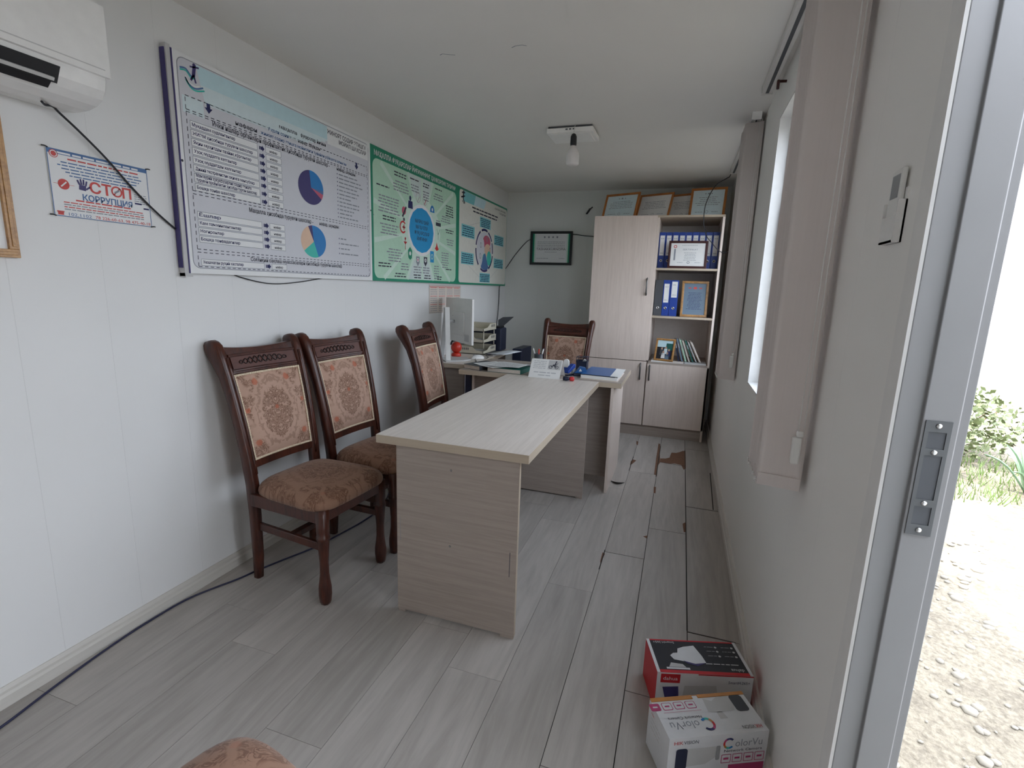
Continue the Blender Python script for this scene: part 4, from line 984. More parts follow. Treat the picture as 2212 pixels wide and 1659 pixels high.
# mouse, cables, little things on the side desk
o = thing('computer_mouse', 'white computer mouse lying beside the monitor base', 'mouse', (.345, 3.76, z_))
b = MB(); rings = []
for k in range(9):
    t = k / 8; x = -.055 + .11 * t; w_ = .030 * math.sin(PI * (.12 + .76 * t)) ** .6; h_ = .034 * math.sin(PI * (.10 + .78 * t)) ** .8
    rings.append([V3((.345 + x * .8 + 0.6 * w_ * math.cos(a) * .5, 3.76 + x * .55 - w_ * math.cos(a), z_ + max(0, h_ * math.sin(a)))) for a in [PI * i / 10 for i in range(11)]])
b.loft(rings, M_WHITE2); b.build('body', o)
b = MB(); b.tube([(.315, 3.745, z_ + .024), (.318, 3.738, z_ + .031), (.33, 3.745, z_ + .034)], .004, M_GREY, 6, 3); b.build('scroll_wheel', o)
cable('thin dark mouse cable curling over the side desk', [(.352, 3.70, z_ + .006), (.356, 3.68, z_ + .005), (.37, 3.65, z_ + .004), (.40, 3.60, z_ + .004), (.412, 3.50, z_ + .004), (.40, 3.43, z_ + .004)], .002)
cable('dark cable trailing across the side desk from the letter trays', [(.312, 3.985, z_ + .004), (.34, 3.93, z_ + .012), (.37, 3.90, z_ + .006), (.40, 3.86, z_ + .004), (.41, 3.79, z_ + .004)], .0022)
o = thing('desk_gadget', 'small glossy red rounded gadget on the side desk behind the monitor leg', 'desk gadget', (.135, 3.80, z_))
b = MB(); b.lathe([(.002, 0), (.038, .0), (.042, .01), (.036, .026), (.03, .03)], M_RED, 20, Matrix.Translation((.135, 3.80, z_))); b.build('base', o)
b = MB(); b.ball((.135, 3.80, z_ + .075), .046, M_RED, 16, 10, (1, .9, 1.05)); b.build('body', o)
b = MB(); b.tube([(.10, 3.765, z_ + .10), (.12, 3.755, z_ + .13), (.15, 3.77, z_ + .135)], .008, M_BLACK, 6, 4); b.build('clip', o)
o = thing('tape_roll', 'black and white ring standing on the side desk left of the monitor leg', 'tape roll', (.055, 3.66, z_))
MT = Matrix.Translation((.055, 3.66, z_ + .030)) @ Matrix.Rotation(math.radians(90), 4, 'X')
b = MB(); b.lathe([(.030, -.01), (.030, .01), (.021, .01), (.021, -.01), (.030, -.01)], M_BLACK, 22, MT, cap=False); b.build('ring', o)
b = MB(); b.lathe([(.0205, -.011), (.0205, .011), (.014, .011), (.014, -.011), (.0205, -.011)], M_LGREY, 22, MT, cap=False); b.build('core', o)

# letter trays: three tiers
o = thing('letter_tray', 'cream three-tier plastic letter tray beside the monitor', 'letter tray', (.20, 4.13, z_))
for k in range(3):
    z0 = z_ + .004 + k * .098; b = MB(); x0, x1, y0, y1 = .055, .300, 3.99, 4.30
    dx = .012 * k
    b.box(x0, x1, y0, y1, z0, z0 + .003, M_OFFW)
    b.box(x0, x0 + .004, y0, y1, z0, z0 + .058, M_OFFW); b.box(x0, x1, y1 - .004, y1, z0, z0 + .058, M_OFFW)
    # sloping front wall and right wall with vent slots and a cut-down corner
    b.prism(FY(y0 + .004), [(x0, z0), (x1, z0), (x1, z0 + .022), (x1 - .07, z0 + .030), (x1 - .10, z0 + .058), (x0, z0 + .058)], 0, .004, M_OFFW)
    FXr = FX(x1 - .004); b.prism(FXr, [(y0, z0), (y1, z0), (y1, z0 + .058), (y0 + .16, z0 + .058), (y0 + .10, z0 + .030), (y0, z0 + .022)], 0, .004, M_OFFW)
    for i in range(6): b.fbox(FX(x1), y0 + .185 + i * .016, y0 + .193 + i * .016, z0 + .028, z0 + .050, 0, .0006, M_DGREY)
    for i in range(6): b.fbox(FY(y0), x0 + .02 + i * .016, x0 + .028 + i * .016, z0 + .030, z0 + .050, 0, .0006, M_DGREY)
    b.build('tray', o)
for x, y in ((.07, 4.0), (.285, 4.285), (.07, 4.285), (.285, 4.03)):
    b = MB(); b.tube([(x, y, z_ + .05), (x, y, z_ + .205)], .005, M_OFFW, 6, 1); b.build('riser', o)
for k in range(2):
    b = MB(); b.box(.080, .272, 4.02, 4.276, z_ + .0078 + k * .098, z_ + .012 + k * .098, M_PAPER); tag(b.build('paper_stack'), ('stack of white paper in the lowest level of the cream letter tray', 'stack of white paper in the middle level of the cream letter tray')[k], 'paper')

# printer
o = thing('printer', 'black printer behind the letter trays with its paper flap raised', 'printer', (.20, 4.40 + .05, z_))
b = MB(); b.box(.03, .345, 4.315, 4.465, z_, z_ + .21, M_NAVY); b.build('body', o, bev=.012)
b = MB(); b.box(.06, .33, 4.33, 4.44, z_ + .21, z_ + .225, M_BLACK); b.build('lid', o, bev=.005)
b = MB(); FP = Fr((.27, 4.44, z_ + .215), (1, .05, .28), (-.25, .15, 1)); b.prism(FP, [(0, 0), (.025, -.02), (.165, .055), (.06, .075), (.01, .06)], 0, .006, M_DGREY); b.build('paper_flap', o)
# papers on a dark folder at the end of the side desk
b = MB(); b.prism(FZ(z_), [(.315, 4.00), (.365, 3.97), (.50, 4.16), (.43, 4.27), (.315, 4.25)], .008, .014, M_NAVY); tag(b.build('document_folder'), 'dark navy folder under loose papers at the end of the side desk', 'folder')
b = MB(); b.prism(FZ(z_), [(.318, 4.02), (.40, 3.97), (.47, 4.10), (.39, 4.22), (.32, 4.20)], .0005, .007, M_PAPER); tag(b.build('paper_stack'), 'white papers beneath the navy folder on the side desk end', 'paper')
b = MB()
vs = []
for j in range(6):
    for i in range(4):
        u, v = i / 3, j / 5; vs.append(V3((.335 + .20 * u + .05 * v, 3.98 + .27 * v - .05 * u, z_ + .016 + .010 * math.sin(PI * u) * v + .012 * u * u)))
b.add(vs, [(j * 4 + i, j * 4 + i + 1, j * 4 + i + 5, j * 4 + i + 4) for j in range(5) for i in range(3)], M_PAPER2, True)
po = b.build('paper_sheet'); po.modifiers.new('thickness', 'SOLIDIFY').thickness = .0008
tag(po, 'curling white sheet on top of the navy folder, overhanging the side desk', 'paper')
o = thing('computer_case', 'dark computer case standing on the floor behind the side desk', 'computer case', (.50, 4.40, 0))
b = MB(); b.box(.462, .548, 4.30, 4.62, .012, .785, M_NAVY); b.build('body', o, bev=.004)
b = MB(); b.box(.452, .461, 4.30, 4.62, .02, .775, M_LGREY); b.build('side_cover', o)
b = MB()
for x in (.478, .532):
    for y in (4.32, 4.6): b.box(x - .012, x + .012, y - .012, y + .012, 0, .012, M_BLACK)
b.build('foot', o)

# ------------------------------------------------------------------ things on the main desk
zt = TH
def ledger(label, quad, z0, z1, cover, page, name='ledger_book'):
    o = thing(name, label, 'book', (sum(q[0] for q in quad) / 4, sum(q[1] for q in quad) / 4, z0))
    F = FZ(0)
    b = MB(); b.prism(F, quad, z0, z0 + .002, cover); b.prism(F, quad, z1 - .002, z1, cover); 
    # spine along the right edge (quad[1]-quad[2])
    a, c = V3((*quad[1], 0)), V3((*quad[2], 0)); d = (V3((*quad[0], 0)) - a).normalized() * .003
    b.prism(F, [(a.x, a.y), (c.x, c.y), (c.x + d.x, c.y + d.y), (a.x + d.x, a.y + d.y)], z0, z1, cover); b.build('cover', o)
    cx = sum(q[0] for q in quad) / 4; cy = sum(q[1] for q in quad) / 4
    b = MB(); b.prism(F, [(cx + (x - cx) * .975, cy + (y - cy) * .975) for x, y in quad], z0 + .002, z1 - .002, page); b.build('pages', o); return o
ledger('thick ledger book at the left end of the main desk under loose papers', [(.437, 3.275), (.585, 3.215), (.645, 3.45), (.507, 3.51)], zt, zt + .030, M_DGREY, M_PAGE)
ledger('ledger book with green spine in the middle of the main desk under loose papers', [(.640, 3.215), (.888, 3.205), (.905, 3.41), (.657, 3.42)], zt, zt + .030, M_DKGREEN, M_PAGE)
def sheet(label, pts, z, mat=M_PAPER, wav=.004, lines=10, seed=1, name='paper_sheet'):
    """four corners in order; gently waved sheet with printed lines"""
    rn = random.Random(seed); c = [V3((*q, 0)) for q in pts]; nu, nv = 8, 6; b = MB(); vs = []
    P = lambda u, v, h=0: ((c[0] * (1 - u) + c[1] * u) * (1 - v) + (c[3] * (1 - u) + c[2] * u) * v) + V3((0, 0, z + wav * (.5 + .5 * math.sin(5 * u + seed) * math.cos(3 * v)) + h))
    for j in range(nv + 1):
        for i in range(nu + 1): vs.append(P(i / nu, j / nv))
    b.add(vs, [(j * (nu + 1) + i, j * (nu + 1) + i + 1, (j + 1) * (nu + 1) + i + 1, (j + 1) * (nu + 1) + i) for j in range(nv) for i in range(nu)], mat, True)
    for k in range(lines):
        v = .1 + .8 * k / lines; u = .08
        while u < .88:
            w_ = rn.uniform(.04, .14); e = min(.92, u + w_)
            b.add([P(u, v, .0008), P(e, v, .0008), P(e, v + .022, .0008), P(u, v + .022, .0008)], [(0, 1, 2, 3)], M_INKL); u = e + .02
    o = b.build(name); return tag(o, label, 'paper')
sheet('white printed sheet drooping over the front edge of the desk, beside the tent card', [(.50, 3.30), (.70, 3.170), (.80, 3.30), (.60, 3.50)], zt + .032, seed=2)
sheet('white printed sheet spread over the green ledger beside the tent card', [(.63, 3.235), (.868, 3.225), (.885, 3.42), (.645, 3.45)], zt + .038, seed=3, lines=12)
sheet('white sheet lying behind the other papers on the main desk', [(.52, 3.52), (.70, 3.44), (.78, 3.60), (.60, 3.68)], zt + .003, seed=4)
o = thing('document_tray', 'dark edged clip folder lying behind the papers on the main desk', 'folder', (.75, 3.60, zt))
b = MB(); b.prism(FZ(zt), [(.79, 3.52), (.93, 3.50), (.935, 3.64), (.79, 3.68)], 0, .003, M_NAVY); b.build('cover', o)
b = MB(); b.prism(FZ(zt), [(.80, 3.615), (.93, 3.60), (.932, 3.612), (.80, 3.63)], .003, .010, M_ALU); b.build('clip_bar', o)
# tent card
o = thing('tent_card', 'white folded tent card with a motorbike picture standing on the desk edge', 'card', (1.06, 3.22, zt))
FT = Fr((.958, 3.150, zt), (1, .003, 0), (0, .085, .115)); b = MB(); b.fbox(FT, 0, .212, 0, .143, -.001, 0, M_PAPER)
FTb = Fr((1.17, 3.318, zt), (-1, -.003, 0), (0, -.085, .115)); b.fbox(FTb, 0, .212, 0, .143, -.001, 0, M_PAPER); b.build('card', o)
p = MB(); hh = .0004
for i in range(5): p.greek(FT, .062, .122 - i * .013, .085, .007, hh, M_INKL, rt, 'C')
p.rect(FT, .120, .068, .205, .136, hh, M_LGREY)
for a in (.138, .178): p.wedge(FT, (a, .086), .013, .013, 0, 2 * PI, hh * 2, M_INK, 14, .7)
for q, r, w_ in (((.138, .086), (.155, .098), .006), ((.155, .098), (.178, .086), .007), ((.150, .100), (.172, .104), .009), ((.172, .104), (.184, .118), .004), ((.166, .104), (.170, .122), .008)): p.line(FT, q, r, w_, hh * 2, M_INK)
p.disc(FT, (.171, .127), .005, hh * 2, M_INK, 10)
p.greek(FT, .106, .038, .15, .011, hh, M_INKL, rt, 'C'); p.greek(FT, .106, .018, .085, .010, hh, M_INKL, rt, 'C'); p.build('print', o)
# pen cup and pens behind the card
o = thing('pen_cup', 'dark pen cup half hidden behind the white tent card', 'pen cup', (.872, 3.71, zt))
b = MB(); b.lathe([(.030, 0), (.032, .002), (.034, .085), (.031, .085), (.029, .004), (.001, .004)], M_DGREY, 20, Matrix.Translation((.872, 3.71, zt)), cap=False); b.build('cup', o)
for i, (dx, dy, mt, lb) in enumerate(((-.045, .0, M_WHITE, 'white pen leaning left in the pen cup behind the tent card'), (.002, -.004, M_RED, 'red pen upright in the pen cup behind the tent card'), (.035, .004, M_WHITE, 'white pen leaning right in the pen cup behind the tent card'))):
    b = MB(); b.tube([(.872 + dx * .25, 3.71 + dy, zt + .006), (.872 + dx, 3.71 + dy, zt + .122)], .0055, mt, 8, 1); b.tube([(.872 + dx, 3.71 + dy, zt + .122), (.872 + dx * 1.06, 3.71 + dy, zt + .128)], .003, M_GREY, 6, 1)
    tag(b.build('pen'), lb, 'pen', 'pens in the cup')
# stamps, stapler
o = thing('self_inking_stamp', 'blue self-inking stamp with a rounded white top, right of the tent card', 'stamp', (1.150, 3.44, zt))
b = MB(); b.box(1.128, 1.172, 3.425, 3.455, zt, zt + .040, M_BLUE); b.build('base', o, bev=.004)
b = MB(); FS = Fr((1.150, 3.44, zt + .04), (1, 0, 0), (0, 0, 1)); b.prism(FS, [(-.020, 0), (.020, 0)] + [(.020 * math.cos(t), .038 + .020 * math.sin(t)) for t in [PI * i / 12 for i in range(13)]], -.012, .012, M_WHITE); b.build('handle', o, bev=.003)
o = thing('stapler', 'blue stapler standing beside the white-topped stamp', 'stapler', (1.200, 3.345, zt))
b = MB(); FS = Fr((1.200, 3.345, zt), (.45, 1, .0), (0, 0, 1)); b.prism(FS, [(-.04, 0), (.045, 0), (.045, .008), (-.04, .008)], -.014, .014, M_NAVY); b.build('base', o)
b = MB(); b.prism(FS, [(-.045, .020), (-.035, .018), (.04, .055), (.035, .078), (.015, .076), (-.045, .034)], -.016, .016, M_BLUE); b.prism(FS, [(.02, .008), (.045, .008), (.042, .05), (.02, .04)], -.008, .008, M_GREY); b.build('arm', o, bev=.003)
o = thing('ink_stamp', 'small red and navy stamp lying at the corner where the table meets the desk', 'stamp', (1.235, 3.135, zt))
b = MB(); b.lathe([(.004, -.02), (.014, -.02), (.015, .0), (.011, .012), (.010, .02)], M_NAVY, 14, Matrix.Translation((1.222, 3.125, zt + .0152)) @ Matrix.Rotation(PI / 2, 4, 'Y')); b.build('grip', o)
b = MB(); b.lathe([(.010, 0), (.0145, .004), (.0145, .024), (.006, .030)], M_REDP, 14, Matrix.Translation((1.243, 3.130, zt + .0152)) @ Matrix.Rotation(PI / 2, 4, 'Y')); b.build('cap', o)
o = thing('hole_punch', 'blue hole punch between the stapler and the blue folder', 'hole punch', (1.255, 3.36, zt))
b = MB(); b.prism(Fr((1.262, 3.37, zt), (1, .3, 0), (-.3, 1, 0)), [(-.045, -.03), (.045, -.03), (.045, .03), (-.045, .03)], 0, .016, M_NAVY); b.build('base', o, bev=.003)
b = MB(); FS = Fr((1.262, 3.38, zt), (1, .3, 0), (0, 0, 1)); b.prism(FS, [(-.045, .018), (.045, .02), (.035, .055), (-.005, .062), (-.02, .04)], -.02, .02, M_BLUE2); b.prism(FS, [(-.012, .030), (.010, .032), (-.002, .050)], .0201, .0206, M_PAPER); b.build('lever', o, bev=.003)
o = thing('desk_organizer', 'black mesh desk organizer holding white note slips, in front of the cabinet', 'desk organizer', (1.225, 3.62, zt))
b = MB(); x0, x1, y0, y1 = 1.192, 1.268, 3.58, 3.66
for a in ((x0, x1, y0, y0 + .002), (x0, x1, y1 - .002, y1), (x0, x0 + .002, y0, y1), (x1 - .002, x1, y0, y1)): b.box(*a, zt, zt + .070, M_NAVY)
b.box(x0, x1, y0, y1, zt, zt + .003, M_NAVY); b.build('holder', o)
b = MB()
for z in (.075, .098): b.tube([(x0, y0, zt + z), (x1, y0, zt + z), (x1, y1, zt + z), (x0, y1, zt + z), (x0, y0, zt + z)], .0022, M_NAVY, 5, 1)
for x in (x0, x1):
    for y in (y0, y1): b.tube([(x, y, zt + .06), (x, y, zt + .10)], .0022, M_NAVY, 5, 1)
b.tube([(x0, y0, zt + .098), (x1, y1, zt + .098)], .002, M_NAVY, 5, 1); b.build('wire_rim', o)
b = MB(); b.prism(FY(3.585), [(1.232, zt + .02), (1.262, zt + .02), (1.264, zt + .078), (1.252, zt + .088), (1.236, zt + .075)], -.006, -.002, M_PAPER); tag(b.build('note_paper'), 'white note slips standing in the black mesh organizer', 'paper')
# blue folder on papers
o = thing('document_folder', 'blue folder stuffed with white papers at the right end of the desk', 'folder', (1.42, 3.45, zt))
b = MB(); b.prism(FZ(zt), [(1.285, 3.262), (1.535, 3.232), (1.535, 3.62), (1.295, 3.64)], 0, .004, M_PAPERP); b.build('back_cover', o)
b = MB(); b.prism(FZ(zt), [(1.287, 3.275), (1.528, 3.255), (1.530, 3.62), (1.297, 3.63)], .004, .024, M_PAPER); b.build('papers', o)
b = MB(); b.prism(FZ(zt), [(1.283, 3.280), (1.500, 3.270), (1.475, 3.63), (1.297, 3.64)], .024, .028, M_BLUE2); b.tube([(1.285, 3.276, zt + .018), (1.285, 3.276, zt + .027), (1.40, 3.268, zt + .027), (1.503, 3.262, zt + .026), (1.510, 3.262, zt + .016), (1.49, 3.262, zt + .010)], .003, M_NAVY, 6, 3); b.build('front_cover', o)
sheet('white sheet under the blue folder showing at its right side', [(1.48, 3.27), (1.545, 3.26), (1.545, 3.62), (1.48, 3.63)], zt + .0285, M_PAPER, .001, 0, 5)

# ================================================================== CABINET
CX0, CX1, CXM, CY, CYB, CH = 1.068, 2.163, 1.626, 4.715, 5.335, 1.986
o = thing('wardrobe_cabinet', 'tall pale laminate cabinet with one long door and open shelves in the back corner', 'cabinet', (1.615, 5.02, 0))
t = .018; b = MB(); yf = CY + t
b.box(CX0, CX0 + t, yf, CYB, 0, CH - t, M_LAMZ); b.box(CX1 - t, CX1, CY, CYB, 0, CH - t, M_LAMZ); b.box(CXM - t / 2, CXM + t / 2, CY + .003, CYB, .712, CH - t, M_LAMZ); b.box(CXM - t / 2, CXM + t / 2, yf + .02, CYB, .10, .69, M_LAMZ)
b.box(CX0, CX1, CY + .004, CYB, CH - t, CH, M_EDGE); b.box(CX0 + t, CX1 - t, CYB - .006, CYB, .1, CH - t, M_BACKP)
b.box(CX0 + t, CX1 - t, yf, CYB, .085, .10, M_LAMX); b.box(CX0 + t, CXM - t / 2, yf + .02, CYB, .694, .712, M_LAMX); b.box(CXM + t / 2, CX1 - t, CY + .004, CYB - .006, .685, .703, M_LAMX)
b.build('carcass', o)
b = MB(); b.box(CX0 + t, CX1 - t, CY + .008, CY + .024, 0, .085, M_LAMX); b.build('plinth', o)
for z in (1.541, 1.121):
    b = MB(); b.box(CXM + t / 2, CX1 - t, CY + .006, CYB - .006, z - t, z, M_LAMX); b.box(CXM + t / 2, CX1 - t, CY + .0045, CY + .006, z - t, z, M_EDGE); b.build('shelf', o)
def door(x0, x1, z0, z1, hx, hz0, hz1):
    b = MB(); b.box(x0, x1, CY, CY + t - .0005, z0, z1, M_LAMZ); dd = b.build('door', o, bev=.001)
    b = MB(); zm = (hz0 + hz1) / 2; b.tube([(hx, CY, hz0 + .01), (hx, CY - .018, hz0 + .016), (hx, CY - .026, zm), (hx, CY - .018, hz1 - .016), (hx, CY, hz1 - .01)], .0068, M_HANDLE, 8, 5)
    for z in (hz0 + .01, hz1 - .01): b.ball((hx, CY - .002, z), .0095, M_HANDLE, 8, 6, (.8, .6, 1.6))
    b.build('handle', dd)
door(CX0, CXM - .010, .707, CH, 1.570, 1.30, 1.45); door(CX0, CXM - .005, .103, .701, 1.572, .53, .685); door(CXM + .005, CX1, .103, .684, 1.655, .53, .672)

# binders
def make_binder(label, spine, grp, w=.056, lab=(.115, .29)):
    o = thing('binder', label, 'binder', (0, 0, 0), grp)
    b = MB(); hb, dp = .318, .285
    b.box(-w / 2, w / 2, 0, .003, 0, hb, spine); b.box(-w / 2, -w / 2 + .003, .003, dp, 0, hb, spine); b.box(w / 2 - .003, w / 2, .003, dp, 0, hb, spine); b.build('cover', o, bev=.001, local=True)
    b = MB(); b.box(-w / 2 + .006, w / 2 - .006, .012, dp - .006, .006, hb - .012, M_PAPER); b.build('papers', o, local=True)
    b = MB(); b.lathe([(.006, 0), (.0125, 0), (.0125, .0015), (.006, .0015), (.006, 0)], M_CHROME, 16, Matrix.Translation((0, .0, .070)) @ Matrix.Rotation(PI / 2, 4, 'X'), cap=False); b.lathe([(.0062, 0), (.0062, .0004)], M_BLACK, 12, Matrix.Translation((0, 0, .070)) @ Matrix.Rotation(PI / 2, 4, 'X')); b.build('finger_ring', o, local=True)
    if lab:
        b = MB(); F = FY(0); b.fbox(F, -w * .36, w * .36, lab[0], lab[1], 0, .0006, M_PAPER); b.greek(F, 0, lab[1] - .03, w * .5, .007, .0009, M_INKG, rt, 'C'); b.greek(F, 0, lab[0] + .02, w * .5, .006, .0009, M_INKG, rt, 'C'); b.build('spine_label', o, local=True)
    return o
sx0, sx1 = CXM + t / 2, CX1 - t
pitch = (sx1 - sx0 - .004) / 9
ords = ('first', 'second', 'third', 'fourth', 'fifth', 'sixth', 'seventh', 'eighth', 'ninth')
notes = {0: 'blue binder at the left end of the top shelf, its spine label fully in view', 1: 'blue binder second from the left on the top shelf, half behind the certificate', 7: 'blue binder beside the right edge of the dark framed certificate on the top shelf', 8: 'blue binder at the right end of the top shelf against the cabinet side'}
bn = None
for i in range(9):
    lb = notes.get(i, 'blue binder behind the dark framed certificate, %s from the left on the top shelf' % ords[i])
    if bn is None: bn = make_binder(lb, M_BLUE, 'blue binders on the top shelf', pitch - .002); q = bn
    else: q = copy_tree(bn); q['label'] = lb
    q.location = (sx0 + .002 + pitch * (i + .5), 4.865 + .004 * math.sin(i * 2.3), 1.5418)
q = make_binder('dark grey binder without a label at the left of the middle shelf', M_DGREY, 'binders on the middle shelf', .068, None); q.location = (sx0 + .040, 4.80, 1.1218)
q = make_binder('blue binder with a narrow label, next to the dark grey one on the middle shelf', M_BLUE, 'binders on the middle shelf', .060, (.118, .285)); q.location = (sx0 + .106, 4.80, 1.1218)
q = make_binder('blue binder with a short wide label, beside the gilt frame on the middle shelf', M_BLUE, 'binders on the middle shelf', .068, (.165, .305)); q.location = (sx0 + .173, 4.80, 1.1218)

# certificates on top and in the shelves
def lean(o3, yaw, tilt):
    u = V3((math.cos(yaw), math.sin(yaw), 0)); n = V3((math.sin(yaw), -math.cos(yaw), 0)); v = (V3((0, 0, 1)) * math.cos(tilt) - n * math.sin(tilt)).normalized()
    return Fr(o3, u, v)
R_ = math.radians
cg = 'orange framed certificates on top of the cabinet'
acc = ((M_INKG, .5, .86, .008), (M_INKG, .4, .86, .005), (M_INKG, .6, .86, .005))
frame('certificate_frame', 'orange framed certificate at the left end of the cabinet top', 'picture frame', lean((1.085, 4.985, CH), R_(-20), R_(20)), .345, .25, .020, M_ORANGE, .012, M_LBLUE2, cg, art_cert(M_INKG, acc, 4), stand=True)
frame('certificate_frame', 'orange framed certificate second from the left on the cabinet top', 'picture frame', lean((1.392, 5.02, CH), R_(-22), R_(22)), .33, .25, .018, M_ORANGE, .012, M_PAPER, cg, art_cert(M_INKG, (), 5), stand=True)
frame('certificate_frame', 'narrow looking orange framed certificate third from the left on the cabinet top', 'picture frame', lean((1.655, 5.06, CH), R_(-24), R_(22)), .31, .25, .018, M_ORANGE, .012, M_PAPER, cg, art_cert(M_INKG, (), 6), stand=True)
frame('certificate_frame', 'orange framed certificate at the right end of the cabinet top, crossed by a wire', 'picture frame', lean((1.865, 4.925, CH), R_(-10), R_(14)), .30, .265, .020, M_ORANGE, .012, M_LBLUE2, cg, art_cert(M_INKG, acc, 7), stand=True)
def art_sert(b, F, bd, w, h, z):
    rn = random.Random(8); b.wedge(F, (bd + .035, h - bd - .03), .014, .014, 0, 2 * PI, z, M_REDS, 16, .6); b.rect(F, bd + .027, bd + .05, bd + .041, h - bd - .05, z, M_INKG); b.greek(F, bd + .09, h - bd - .02, .13, .004, z, M_INKG, rn)
    b.text(F, 'SERTIFIKAT', w / 2 + .02, h - bd - .062, .125, .014, z, M_INKG, 'C')
    for i in range(6): b.greek(F, w / 2 + .02, h - bd - .085 - i * .013, .12 * rn.uniform(.7, 1), .005, z, M_INKG, rn, 'C')
    b.greek(F, bd + .06, bd + .03, .05, .005, z, M_INKG, rn); b.greek(F, w - bd - .08, bd + .03, .05, .005, z, M_INKG, rn); b.wedge(F, (w / 2 + .01, bd + .032), .012, .012, 0, 2 * PI, z, M_INKG, 14, .6)
frame('certificate_frame', 'dark maroon framed white certificate standing before the blue binders on the top shelf', 'picture frame', lean((1.728, 4.765, 1.541), R_(0), R_(9)), .325, .24, .020, M_MAROON, .012, M_PAPER, None, art_sert, stand=True)
def art_gold(b, F, bd, w, h, z):
    rn = random.Random(9); b.disc(F, (w / 2, h - bd - .04), .016, z, M_REDS, 16, .012)
    for s_ in (-1, 1): b.rect(F, w / 2 + s_ * .045 - .012, h - bd - .045, w / 2 + s_ * .045 + .012, h - bd - .036, z, M_REDS)
    for i in range(12): b.greek(F, w / 2, h - bd - .085 - i * .013, .13 * rn.uniform(.7, 1), .006, z, M_INKN, rn, 'C')
M_SKY = plain('print_slate_blue', (.13, .19, .26), .4)
frame('certificate_frame', 'gilt framed blue certificate standing upright on the middle shelf', 'picture frame', lean((1.872, 4.79, 1.121), R_(2), R_(10)), .225, .318, .020, M_GOLD, .014, M_SKY, None, art_gold, stand=True)
M_SKIN = plain('print_skin', (.45, .28, .20), .5)
def art_family(b, F, bd, w, h, z):
    b.rect(F, bd, h * .62, w - bd, h - bd, z, M_LBLUE); b.rect(F, bd, bd, w - bd, h * .62, z, M_BOXK); b.rect(F, w * .55, h * .5, w - bd, h * .8, z + .0001, M_DKGREEN)
    for a, c, m_ in ((.35, .55, M_DGREY), (.55, .60, M_LBLUE2), (.72, .50, M_INKN), (.45, .40, M_PAPER), (.66, .36, M_SKY)):
        b.poly(F, [(w * a - .018, h * (c - .28)), (w * a + .018, h * (c - .28)), (w * a + .013, h * c - .008), (w * a - .013, h * c - .008)], z + .0002, m_); b.disc(F, (w * a, h * c), .009, z + .0003, M_SKIN, 12, .011)
frame('photo_frame', 'small gilt framed family photo on the lowest open shelf', 'picture frame', lean((1.682, 4.775, .703 + .0105), R_(-14), R_(14)), .175, .205, .017, M_GOLD, .012, M_BOXK, None, art_family, stand=True)
# leaning books
bcols = ((M_NAVY, 'navy'), (M_SKY, 'slate blue'), (M_MINT, 'pale green'), (M_PAGE, 'cream'), (M_DKGREEN, 'dark green'), (M_LGREY, 'light grey'), (M_PAPERP, 'pinkish'))
for i, (m_, cn) in enumerate(bcols):
    x = 1.878 + i * .026; ln = R_(14 + 2.2 * i); th = (.016, .014, .018, .016, .018, .016, .022)[i]; hb = (.205, .21, .205, .20, .205, .195, .20)[i] ; dp = .15
    ca, sa = math.cos(ln), math.sin(ln); F = Fr((x + .012 + i * .004, 4.80 + .006 * (i % 3), .7145), (ca, 0, -0.0 + 0), (0, 0, 1))
    o = thing('book', '%s book leaning in the row right of the family photo' % cn, 'book', (x, 4.85, .715), 'leaning books on the lowest open shelf')
    FL = Fr((x + .016 + i * .004, 4.80 + .006 * (i % 3), .7145 + th * sa), V3((ca, 0, -sa)), V3((-sa, 0, ca)))
    b = MB(); b.fbox(FL, 0, .0015, 0, hb, -dp, 0, m_); b.fbox(FL, th - .0015, th, 0, hb, -dp, 0, m_); b.fbox(FL, 0, th, 0, hb, 0, .0012, m_); b.fbox(FL, th * .3, th * .7, hb * .6, hb * .8, .0012, .0016, M_INKL); b.build('cover', o)
    b = MB(); b.fbox(FL, .0015, th - .0015, .004, hb - .004, -dp + .004, -.0002, M_PAGE); b.build('pages', o)
for i, (x0, x1, m_, lb) in enumerate(((1.66, 1.80, M_PAPER, 'thin white booklet lying at the shelf edge below the family photo'), (1.80, 1.945, M_PAPERP, 'thin pinkish booklet lying flat below the leaning books'), (1.950, 2.135, M_LGREY, 'grey booklet lying flat at the right end of the lowest open shelf'))):
    o = thing('booklet', lb, 'booklet', ((x0 + x1) / 2, 4.83, .703), 'flat booklets on the lowest open shelf')
    b = MB(); b.box(x0, x1, 4.725, 4.93, .7036, .7045, m_); b.box(x0, x1, 4.725, 4.93, .7115, .713, m_); b.box(x0, x0 + .0015, 4.725, 4.93, .7045, .7115, m_); b.build('cover', o)
    b = MB(); b.box(x0 + .0015, x1 - .002, 4.728, 4.927, .7045, .7115, M_PAPER); b.build('pages', o)

